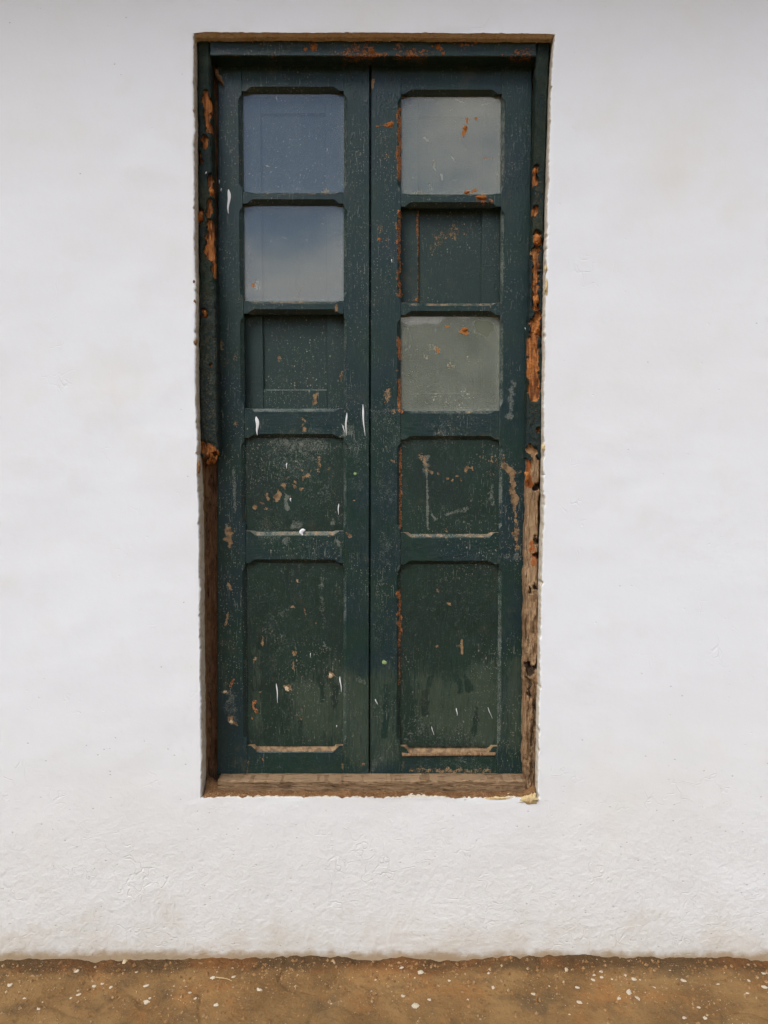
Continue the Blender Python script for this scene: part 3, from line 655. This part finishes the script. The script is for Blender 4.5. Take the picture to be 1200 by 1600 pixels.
RW = [(2, 825, 718, 826, 760, 5, 1), (2, 823, 742, 824, 758, 5, 1.3), (1, 837, 757, 837, 763, 3.5, 1.3), (0, 832, 720, 832, 900, 12, .5), (0, 831, 900, 830, 1040, 10, .4), (1, 835, 868, 839, 866, 4, 1), (1, 838, 840, 839, 848, 3, .8), (2, 832, 850, 834, 880, 6, .6),
      (1, 824, 1040, 830, 1050, 6, 1.1), (1, 834, 1045, 838, 1040, 3, 1), (1, 826, 1060, 829, 1090, 3, .8), (1, 835, 1100, 833, 1200, 4, .45), (0, 829, 920, 830, 1030, 6, .6), (1, 830, 1080, 829, 1230, 14, .42), (1, 828, 920, 828, 925, 3, 1), (1, 836, 915, 838, 918, 3, 1)]
def rwdisp(px, py):
    h = fbm(px / 4.2, py / 20, 9, 4)
    C = patches([m for m in RW if m[0] == 1])(px, py)[:, 1].reshape(px.shape)
    return (h - .5) * (.010 + .020 * sstep(860, 1020, py)) + C * .010
bar('jamb_stub', frame, M['wood'], 'v', 709, 1242, [(709, 824), (760, 824), (900, 820), (1060, 819), (1242, 819)], [(709, 844), (760, 842.5), (860, 840), (920, 841), (1100, 839.5), (1242, 838)], YF + .008, YL - .004, YF + .008, c0=3, c1=2,
    disp=rwdisp, extra=patches(RW), ujit=2.6, step=1.7)
BW = [(1, 325, 780, 323, 860, 4, .6), (0, 322, 730, 324, 1180, 5, .6), (1, 326, 900, 322, 960, 4, .5), (1, 324, 1020, 327, 1110, 5, .55), (0, 319, 860, 319, 900, 4, .6)]
bar('rebate', frame, M['brownwood'], 'v', 60, 1236, [(60, 303), (1236, 316)], [(60, 341), (700, 340.5), (1236, 340)], YL + .012, YL + .055, YL + .012, disp=lambda px, py: .004 * (fbm(px / 6, py / 25, 1, 3) - .5), extra=patches(BW), step=2.5)
bar('rebate', frame, M['brownwood'], 'v', 60, 1236, [(60, 830), (1236, 817)], [(60, 862), (1236, 842)], YL + .012, YL + .055, YL + .012, step=4)
SW = [(0, 345, 1219, 815, 1219, 3, .8), (1, 780, 1230, 815, 1229, 1, .6), (1, 400, 1232, 470, 1227, .9, .6)]
bar('sill', frame, M['sillwood'], 'h', 340, 821, [(340, 1220), (821, 1220)], [(340, 1241), (600, 1241), (821, 1242)], YF + .001, .15, YF, c0=1.6, c1=2.5,
    disp=lambda px, py: .004 * (fbm(px / 28, py / 3.5, 3, 4) - .5), extra=patches(SW), ujit=.5, step=1.8)

# leaves --------------------------------------------------------------------------------------------
LT, LB = 92.0, 1211.0
def lerp(a, b): return [(105, a), (1213, b)]
def build_leaf(label, X0, XA, XB, X1, rails, wearside):
    """X0..XA outer stile, XB..X1 the other stile (each a (top,bottom) pair of pixels); rails = [(y0,y1,ctop,cbot,wear)]"""
    cx, cz = W((X0[0] + X1[0]) / 2, LB, YL)
    leaf = empty('door_leaf', (float(cx), YL, float(cz)), door); leaf['label'] = label
    f0, fA, fB, f1 = (fn(lerp(*v)) for v in (X0, XA, XB, X1))
    openings = [(rails[i][1], rails[i + 1][0]) for i in range(len(rails) - 1)]
    def stop(lo_hi, c, run=11, inset=3):
        def f(s):
            r = np.zeros(np.shape(s))
            for a, b in lo_hi: r = np.maximum(r, c * sstep(a + inset, a + inset + run, s) * (1 - sstep(b - inset - run, b - inset, s)))
            return r
        return f
    bar('stile', leaf, M['pv'], 'v', LT, LB, f0, lambda s: fA(s) - .3, YL, YL + .034, YL, c0=.8, c1=stop(openings, 5.5), w1=[(ch, v) for ch, v in wearside[0]])
    bar('stile', leaf, M['pv'], 'v', LT, LB, lambda s: fB(s) + .3, f1, YL, YL + .034, YL, c0=stop(openings, 5.5), c1=.8, w0=[(ch, v) for ch, v in wearside[1]])
    for i, (y0, y1, ct, cb, wt) in enumerate(rails):
        ym = (y0 + y1) / 2; xa = float(fA(ym)); xb = float(fB(ym))
        bar('rail', leaf, M['ph'], 'h', xa, xb, y0, y1 if i < len(rails) - 1 else LB, YL + .0012, YL + .033, YL,
            c0=(stop([(xa, xb)], ct, 13, 4) if ct else 0), c1=(stop([(xa, xb)], cb, 13, 4) if cb else 0), w0=wt)
    return leaf, (fA, fB)
railsL = [(LT, 142, 0, 7, None), (299.5, 318, 4.5, 7, [(0, .7)]), (470, 490, 5, 7, [(0, .7), (1, .5)]), (638, 684, 6, 6, [(1, .8), (0, .3)]), (829.5, 880, 8, 6, [(0, .78), (1, .9)]), (1165, LB, 11, 0, [(0, 2.2)])]
railsR = [(LT, 146.5, 0, 7, None), (302, 322.5, 4.5, 7, [(0, .5), (2, .3)]), (473, 492.5, 5.5, 7, [(0, .8), (1, .7)]), (641.5, 687, 5, 6, [(0, .6), (1, .5)]), (832, 882, 9, 6, [(0, .85), (1, .8), (2, .3)]), (1166, LB, 15, 0, [(0, 2.2)])]
leafL, (LA, LBf) = build_leaf('left leaf of dark green paint with bluish reflecting upper panes', (341, 339), (377.5, 386.5), (537, 536), (577.3, 576.3), railsL, ([(1, .0)], [(1, .45)]))
leafR, (RA, RBf) = build_leaf('right leaf of dark green paint with orange crumbs along its panes', (580.2, 578.6), (627, 625.5), (784.5, 777), (831.5, 818), railsR, ([(0, .2)], [(1, .55)]))
bar('ledge', leafR, M['wood'], 'h', 628, 774, [(628, 1176.5), (774, 1175.5)], [(628, 1181), (774, 1180)], YL - .004, YL + .002, YL, c0=1.2, c1=1, ujit=.7, amp=.0012)
bar('meeting_strip', leafL, M['pv'], 'v', LT, LB, [(105, 568), (1213, 567)], [(105, 590), (1213, 590)], YL + .030, YL + .05, YL, step=4)

def sheet(name, parent, mat, x0, x1, y0, y1, yf, th, plane, step=2.0, amp=.0006, edge=None, extra=None):
    """flat board or pane: dense front, thin body; x0, x1 functions of photo y"""
    x0, x1 = fn(x0), fn(x1)
    return bar(name, parent, mat, 'v', y0, y1, x0, x1, yf, yf + th, plane, c0=.3, c1=.3, step=step, amp=amp, extra=extra)
for leaf, fa, fb, rails in ((leafL, LA, LBf, railsL), (leafR, RA, RBf, railsR)):
    for k in (3, 4):
        sheet('panel', leaf, M['pp'], lambda s, f=fa: f(s) - 2, lambda s, f=fb: f(s) + 2, rails[k][1] - 3, rails[k + 1][0] + 3, YL + .0125, .012, YL, amp=.0009)

GM = [(1, 404, 182, 404, 183, 2, 0), (1, 413, 255, 420, 257, 1.6, 1), (0, 388, 268, 393, 270, 2, .8), (1, 430, 145, 432, 153, 1.4, .9), (1, 493, 208, 494, 214, 1.4, 1), (1, 510, 228, 512, 235, 1.4, .8), (1, 428, 257, 430, 258, 2, .9), (0, 505, 297, 509, 295, 5, 1.1),
      (1, 440, 368, 449, 370, 1.4, .9), (1, 500, 346, 507, 346, 1.5, .9), (1, 478, 360, 480, 366, 1.4, .8), (0, 466, 440, 465, 468, 6, .55), (0, 460, 400, 462, 440, 5, .35), (2, 394, 441, 394, 445, 2.6, 1.2), (1, 402, 440, 402, 450, 4, .8), (0, 395, 470, 525, 472, 3, .7),
      (2, 727, 198, 725, 204, 4, 1.3), (2, 731, 180, 731, 187, 2, 1.1), (2, 745, 181, 746, 182, 2.5, 1), (1, 710, 150, 727, 156, 2, 1.1), (1, 755, 160, 764, 157, 2.5, .9), (1, 663, 210, 670, 217, 2.4, 1.1), (1, 690, 268, 692, 277, 2, 1.4), (1, 672, 285, 677, 295, 1.4, 1), (1, 706, 240, 711, 247, 1.6, 1.1),
      (0, 678, 248, 681, 254, 2.6, .9), (1, 678, 256, 681, 262, 1.6, 1), (2, 757, 243, 769, 244, 2, .8), (0, 705, 168, 710, 165, 2.4, .8), (1, 728, 230, 731, 229, 1.6, 1), (1, 645, 274, 645, 275, 1.6, 1.2), (2, 730, 300, 748, 292, 3, 1), (0, 650, 296, 660, 300, 5, .8), (0, 690, 210, 730, 212, 8, .35), (0, 735, 186, 640, 184, 2, .3),
      (2, 722, 514, 728, 516, 4.5, 1.3), (2, 699, 508, 700, 509, 3, 1), (0, 675, 542, 684, 545, 6, .75), (2, 684, 542, 685, 548, 2.4, 1), (0, 663, 556, 665, 557, 5, .8), (0, 704, 570, 706, 571, 8, .7), (0, 735, 560, 740, 565, 9, .5), (1, 642, 525, 690, 620, 30, .28), (1, 725, 612, 733, 620, 6, .7), (1, 700, 500, 750, 560, 30, .2), (1, 668, 625, 720, 630, 15, .4), (3, 750, 507, 760, 515, 9, 1.6), (3, 760, 505, 765, 512, 8, 1.4)]
for i in range(150):
    x, y = random.uniform(630, 778), random.uniform(500, 640); a = random.gauss(1.15, .35); L = random.uniform(1, 7)
    GM.append((1, x, y, x + L * math.cos(a), y + L * math.sin(a), random.uniform(.7, 1.2), random.uniform(.3, .8)))
for i in range(60):
    x, y = random.uniform(384, 532), random.uniform(325, 465); a = random.gauss(1.0, .6); L = random.uniform(1, 5)
    GM.append((1, x, y, x + L * math.cos(a), y + L * math.sin(a), random.uniform(.6, 1.1), random.uniform(.2, .7)))
def pane(leaf, fa, fb, y0, y1, mat, border):
    def ex(px, py):
        C = patches(GM)(px, py)
        x = px.ravel(); y = py.ravel(); l = fa(y); r = fb(y)
        d = np.minimum(np.minimum(x - l, r - x), np.minimum(y - y0, y1 - y))
        dc = np.minimum(np.hypot(x - l, y - y1), np.hypot(x - r, y - y1)); dt = np.minimum(np.hypot(x - l, y - y0), np.hypot(x - r, y - y0))
        jit = 1 + .9 * (fbm(x / 12, y / 12, 2, 3) - .5)
        C[:, 3] = np.clip(np.maximum(C[:, 3], border * np.maximum(np.exp(-np.maximum(d, 0) / (4.5 * jit)), np.maximum(np.exp(-dc / (13 * jit)), np.exp(-dt / (9 * jit))))), 0, 1.3)
        return C
    keep = list(MARKS); MARKS.clear()
    o = sheet('glass_pane', leaf, mat, lambda s: fa(s) - 1.5, lambda s: fb(s) + 1.5, y0 - 2, y1 + 2, YL + .017, .003, YL, step=1.7, amp=.0, extra=ex)
    MARKS.extend(keep); return o
pane(leafL, LA, LBf, 142, 299.5, M['glass_clear'], .5)['label'] = 'thinly dusted pane mirroring blue sky'
pane(leafL, LA, LBf, 318, 470, M['glass_clear'], .9)['label'] = 'pane mirroring blue sky and low clouds'
pane(leafR, RA, RBf, 146.5, 302, M['glass_dusty'], .7)['label'] = 'grey dusty pane with orange crumbs'
pane(leafR, RA, RBf, 492.5, 641.5, M['glass_dusty'], .55)['label'] = 'grey pane covered in scratches and dust'

# inner shutters seen through the openings
YS = YL + .036
def shutter(label, x0, xa, xb, x1, y0, ya, yb, y1):
    cx, cz = W((x0 + x1) / 2, y1, YS)
    sh = empty('inner_shutter', (float(cx), YS, float(cz)), door); sh['label'] = label
    bar('stile', sh, M['ps'], 'v', y0, y1, x0, xa, YS, YS + .03, YS, c0=.5, c1=1.2)
    bar('stile', sh, M['ps'], 'v', y0, y1, xb, x1, YS, YS + .03, YS, c0=1.2, c1=.5)
    bar('rail', sh, M['ps'], 'h', float(fn(xa)(ya)) + .3, float(fn(xb)(ya)) - .3, y0, ya, YS + .001, YS + .03, YS, c1=1.2)
    bar('rail', sh, M['ps'], 'h', float(fn(xa)(yb)) + .3, float(fn(xb)(yb)) - .3, yb, y1, YS + .001, YS + .03, YS, c0=1.6, w0=[(1, .8)])
    sheet('panel', sh, M['ps'], lambda s: fn(xa)(s) - 2, lambda s: fn(xb)(s) + 2, ya - 2, yb + 2, YS + .008, .012, YS, amp=.0008)
shutter('green inner shutter board behind the left upper openings', 358, [(130, 407), (650, 412.5)], [(130, 508), (650, 511)], 556, 112, 178, 608.5, 660)
shutter('green inner shutter board behind the right upper openings', 606, [(130, 655), (650, 653)], [(130, 755), (650, 749)], 800, 116, 183, 613.5, 664)

# white paint drips, iron pegs, splinter, lichen spots on the leaves
def drip(leaf, x0, y0, x1, y1, w, yf=YL, head=.5):
    n = 14; t = np.linspace(0, 1, n); P = []
    prof = np.sqrt(np.clip(np.sin(np.pi * np.clip(t * .96 + .02, 0, 1)), 0, 1)) * np.interp(t, [0, .18, .45, 1], [head + .3, 1, .6, .28]) * w / 2
    wob = w * .12 * np.sin(t * 7 + x0)
    cx = x0 + (x1 - x0) * t + wob; cy = y0 + (y1 - y0) * t
    V = []; F = []
    for i in range(n):
        for u, d in ((-1, .0006), (-.6, -.0010), (.6, -.0010), (1, .0006)):
            x, z = W(cx[i] + u * max(prof[i], .25), cy[i], yf); V.append((float(x), yf + d, float(z)))
    for i in range(n - 1):
        for k in range(3): a = i * 4 + k; F.append((a, a + 1, a + 5, a + 4))
    return link('paint_drip', mesh('paint_drip', V, F, 60), M['white'], leaf)
for a in [(357.5, 296, 357, 334, 8), (343, 281, 342.5, 287, 2.6), (345.5, 294, 345.5, 299, 3), (401, 651, 402.5, 680, 7.5), (541.5, 645, 540.5, 681, 4), (566.5, 632, 570, 681, 4.2), (535, 664, 539, 676, 2.2)]:
    drip(leafL, *a)
for a in [(448, 723, 447.5, 732, 2.6), (453.5, 778, 454.5, 784, 3.2), (529, 787, 528.5, 804, 2.8), (432, 1068, 434, 1098, 3), (531, 1057, 533.5, 1081, 3.4), (485, 1020, 485, 1027, 1.6), (526, 1133, 526, 1136, 2)]:
    drip(leafL, *a, yf=YL + .0125)
drip(leafL, 472, 826, 471.5, 837, 11, yf=YL + .004, head=.3)
drip(leafL, 516, 637.5, 528, 637.5, 4, yf=YL + .003)
for a in [(586, 1092, 590, 1101, 2.2), (612, 405, 612, 410, 2.4), (820.5, 512, 821, 515, 2.5)]: drip(leafR, *a)
for a in [(713, 1106, 714.5, 1118, 2.6), (674, 1135, 678, 1148, 1.6), (762, 1105, 769, 1122, 1.4)]: drip(leafR, *a, yf=YL + .0125)
for (x, y, r) in [(610, 65, 3), (824, 62, 3), (833, 65, 3), (323, 270, 3)]: drip(frame, x, y - r / 2, x - 2, y + r / 2, r, yf=YF)
for (lf, x, y) in [(leafL, 360.5, 118), (leafL, 549, 120), (leafL, 444, 118), (leafR, 613, 124), (leafR, 800, 127)]:
    blob_patch('peg', lf, M['iron'], x, y, 3.6, 3.6, YL + .0005, .0014, x, plane=YL, n=8, rings_=3, rough=.15)
blob_patch('lichen_spot', leafR, M['leaf'], 600.5, 1035, 4.5, 4, YL + .0003, .001, 3, plane=YL, n=14, rough=.3)
blob_patch('lichen_spot', leafL, M['leaf'], 555, 740, 3, 2.5, YL + .0003, .001, 5, plane=YL, n=14, rough=.3)
# lumps of orange rot and mud
for i, (p, x, y, rx, ry, yy, h, key) in enumerate([
        (frame, 685, 73, 4.5, 5, YF, .006, 'orange'), (frame, 692, 84, 3, 3, YF, .004, 'orange'), (frame, 490, 75, 6, 4, YF, .004, 'orange'), (frame, 581, 80, 4, 4, YF, .006, 'orange'),
        (frame, 722, 70, 2.4, 2.4, YF, .003, 'orange'), (frame, 839, 374, 6.5, 7, YF, .012, 'orange'), (frame, 836, 268, 3.5, 6, YF, .006, 'orange'), (frame, 839, 380, 4, 4, YF, .010, 'orange'),
        (frame, 312, 337, 5, 7, YF, .006, 'orange'), (frame, 330, 300, 4, 8, YF, .006, 'orange'), (frame, 320, 488, 3, 5, YF, .005, 'orange'), (frame, 823, 745, 3.5, 8, YF, .008, 'orange'), (frame, 841, 512, 4, 9, YF, .006, 'orange'), (frame, 837, 470, 4, 10, YF, .006, 'orange'),
        (leafR, 610, 195, 5, 4.5, YL, .004, 'orange'), (leafR, 752, 309, 9, 4, YL + .001, .006, 'orange'), (leafR, 730, 300, 6, 2.5, YL + .004, .004, 'orange'), (leafR, 727, 199, 3.6, 4.5, YL + .017, .005, 'orange'), (leafR, 726, 515, 4.6, 4, YL + .017, .005, 'orange'), (leafR, 593, 374, 2.4, 2.4, YL, .003, 'orange'),
        (leafL, 516, 1056, 4, 4.5, YL + .0125, .003, 'pebble'), (leafL, 448, 1077, 5, 5, YL + .0125, .002, 'pebble'), (leafL, 361, 1128, 3, 4, YL, .002, 'pebble'), (leafL, 351, 1081, 4, 2.6, YL, .002, 'pebble')]):
    blob_patch('mud_crumb', p, M[key], x, y, rx, ry, yy + .001, h, i * 1.7 + .2, plane=yy, n=18, rough=.7)
for i in range(26):                                  # crumbs of rot at the broken end of the jamb
    x = random.uniform(316, 338); y = random.uniform(703, 722); blob_patch('rot_crumb', frame, M['orange'] if i % 3 else M['brownwood'], x, y, random.uniform(1.2, 3.6), random.uniform(2, 6), YF + random.uniform(.0, .035), .006, i + .9, plane=YF, n=9, rings_=3, rough=.8)
for (x, y, rx, ry, ti) in [(343, 121, 3.5, 8, .5), (346, 127, 3, 5, .6), (338, 112, 3, 6, .3)]:
    blob_patch('splinter', frame, M['wood'], x, y, rx, ry, YL - .004, .012, x, plane=YL - .01, n=10, rings_=3, rough=.5, tilt=ti)

# loose soil on the ledge under the sill
lx0, lz0 = W(317, 1245, 0); lx1, lz1 = W(839, 1247, 0)
sx = np.linspace(float(lx0), float(lx1), 420); sy = np.linspace(.0028, .06, 28); SX, SY = np.meshgrid(sx, sy)
fx = (SX - sx[0]) / (sx[-1] - sx[0])
pile = .030 * np.exp(-(fx / .035) ** 2) * sstep(.0, .06, SY) + .016 * np.exp(-((1 - fx) / .03) ** 2) * sstep(0, .05, SY)
SZ = float(lz0) + (float(lz1) - float(lz0)) * fx - .004 + .004 * sstep(.002, .012, SY) + .006 * fbm(SX * 40, SY * 40, 0, 3) * sstep(0, .012, SY) + .005 * (fbm(SX * 160, SY * 160, 2, 2) - .5) + pile
idx = np.arange(SX.size).reshape(SX.shape)
sf = np.stack([idx[:-1, :-1], idx[:-1, 1:], idx[1:, 1:], idx[1:, :-1]], -1).reshape(-1, 4)
soil = link('ledge_soil', mesh('ledge_soil', np.stack([SX, SY, SZ], -1).reshape(-1, 3), sf, 60, recalc=False), M['soil'])
soil['kind'] = 'stuff'; tag(soil, 'crumbled orange-brown soil lying on the ledge below the sill', 'soil')

# ------------------------------------------------------------------ things lying on the ground
def pebble_mesh(seed, flat):
    bm = bmesh.new(); bmesh.ops.create_icosphere(bm, subdivisions=3, radius=1)
    for v in bm.verts:
        c = v.co; k = 1 + 1.7 * (float(fbm(c.x * 1.5 + seed * 7, c.y * 1.5, c.z * 1.5 + seed, 3)) - .5)
        v.co = Vector((c.x * k, c.y * k * (.62 + .3 * ((seed * .37) % 1)), c.z * k * flat))
    me = bpy.data.meshes.new('pebble'); bm.to_mesh(me); bm.free()
    me.polygons.foreach_set('use_smooth', np.ones(len(me.polygons), dtype=bool)); return me
chipm = [pebble_mesh(i + 1.3, .16) for i in range(10)]
for m_ in chipm: m_.materials.append(M['chip'])
pebm = pebble_mesh(20.5, .75); pebm.materials.append(M['pebble'])
def put(name, me, px, py, r, sink=.3):
    x, y = G(px, py, .004)
    for _ in range(4):
        z = float(ground_z(np.array([x]), np.array([y]))[0]); x, y = G(px, py, z)
    o = bpy.data.objects.new(name, me); COL.objects.link(o)
    s = r * random.uniform(.6, 1.0) / FPX * 2.25; o.location = (x, y, z + s * .03); o.scale = (s * random.uniform(.75, 1.1), s * random.uniform(1.0, 1.6), s); o.rotation_euler = (random.uniform(-.2, .2), random.uniform(-.2, .2), random.uniform(0, 6.28)); return o
CH = [(15, 1540, 6), (147, 1541, 4.5), (160, 1537, 3.4), (173, 1543, 4), (229, 1540, 5.5), (123, 1554, 3.2), (229, 1566, 4.2), (234, 1560, 3.4), (365, 1526, 4.4), (332, 1528, 4.2), (291, 1541, 2.6), (297, 1551, 3), (305, 1560, 3.2), (338, 1571, 3.6), (120, 1517, 5), (213, 1519, 3),
      (38, 1560, 3), (66, 1566, 2.6), (60, 1577, 3), (110, 1560, 2.8), (405, 1547, 4.2), (657, 1519, 5.6), (702, 1532, 3.8), (630, 1556, 3.2), (650, 1572, 6), (627, 1512, 3.6), (648, 1528, 2.6), (671, 1562, 2.8), (770, 1543, 3), (580, 1549, 2.2), (587, 1531, 2),
      (939, 1518, 3.8), (928, 1524, 4), (927, 1531, 3.4), (939, 1527, 3), (956, 1530, 3.4), (977, 1524, 4), (990, 1530, 5.2), (983, 1551, 5.4), (996, 1559, 4.8), (967, 1560, 4), (902, 1543, 4), (833, 1553, 4.6), (905, 1566, 4.5), (1047, 1516, 2.6), (1068, 1532, 3.6), (1023, 1543, 2.6), (1000, 1531, 2.6),
      (1092, 1574, 4), (1102, 1592, 3), (1069, 1590, 4.4), (1193, 1521, 3.4), (1170, 1532, 3.4), (1195, 1543, 4), (890, 1585, 2.6), (858, 1541, 2), (731, 1562, 2.4), (1168, 1552, 4), (1122, 1538, 2.4), (763, 1521, 2.6)]
UNIQ = {(15, 1540): 'ragged white plaster chip on the dirt at the far left edge', (657, 1519): 'bright white plaster chip near the wall foot, right of the door centre', (650, 1572): 'round white plaster chip on the dirt nearest the bottom edge, right of centre',
        (405, 1547): 'lone pale plaster chip on bare dirt left of the door centre', (365, 1526): 'white plaster chip at the end of the straw twig', (833, 1553): 'flat pale plaster chip below the beige pebble'}
for i, (x, y, r) in enumerate(CH):
    o = put('plaster_chip', chipm[i % 10], x, y, r)
    side_ = 'left of the door' if x < 390 else ('below the door' if x < 800 else 'right of the door')
    tag(o, UNIQ.get((x, y), 'small whitish plaster chip scattered on the brown dirt ' + side_), 'plaster chip', 'plaster chips on the dirt ' + side_)
o = put('pebble', pebm, 885, 1516, 5); tag(o, 'rounded beige pebble at the wall foot right of the door', 'pebble')
o = put('pebble', pebm, 195, 1504, 4.5); tag(o, 'small tan pebble against the wall foot left of the door', 'pebble')
(x0, y0), (x1, y1) = G(337, 1520, .02), G(362, 1531, .012)
a = Vector((x0, y0, float(ground_z(np.array([x0]), np.array([y0]))[0]) + .004)); b = Vector((x1, y1, float(ground_z(np.array([x1]), np.array([y1]))[0]) + .004))
V = []; F = []; ax = (b - a).normalized(); u = ax.cross(Vector((0, 0, 1))).normalized(); w = ax.cross(u)
for i in range(7):
    t = i / 6; c = a.lerp(b, t) + Vector((0, 0, .003 * math.sin(t * 3.1))) + u * .0012 * math.sin(t * 6)
    for k in range(6): q = k / 6 * 6.283; V.append(c + (u * math.cos(q) + w * math.sin(q)) * (.0016 * (1 - .5 * t)))
for i in range(6):
    for k in range(6): F.append((i * 6 + k, i * 6 + (k + 1) % 6, i * 6 + 6 + (k + 1) % 6, i * 6 + 6 + k))
tw = link('straw_twig', mesh('straw_twig', [tuple(v) for v in V], F), M['straw']); tag(tw, 'thin dry straw twig lying on the dirt left of the door', 'twig')
# fine crumbs strewn along the foot of the wall
V = []; F = []
for i in range(3000):
    x = random.uniform(-1.3, 1.3); y = -abs(random.gauss(0, .10)) - .012 if i % 3 else random.uniform(-.36, -.03)
    z = float(0); s = random.choice([.0009, .0012, .0012, .0016, .002, .0026, .004, .006]); V.append((x, y, s))
P = np.array(V); PZ = ground_z(P[:, 0], P[:, 1]); V = []
for (x, y, s), z in zip(P, PZ):
    b = len(V); r = [random.uniform(.6, 1.3) * s for _ in range(6)]
    V += [(x + r[0], y, z), (x - r[1], y, z), (x, y + r[2], z), (x, y - r[3], z), (x, y, z + r[4]), (x, y, z - r[5])]
    F += [(b, b + 2, b + 4), (b + 2, b + 1, b + 4), (b + 1, b + 3, b + 4), (b + 3, b, b + 4), (b + 2, b, b + 5), (b + 1, b + 2, b + 5), (b + 3, b + 1, b + 5), (b, b + 3, b + 5)]
cr_ = link('soil_crumbs', mesh('soil_crumbs', V, F, 20), crumb_material('soil_crumb', (.17, .085, .03), (.28, .15, .06), (.44, .33, .20), 60)); cr_['kind'] = 'stuff'
tag(cr_, 'loose soil crumbs and grit strewn along the foot of the white wall', 'crumbs')
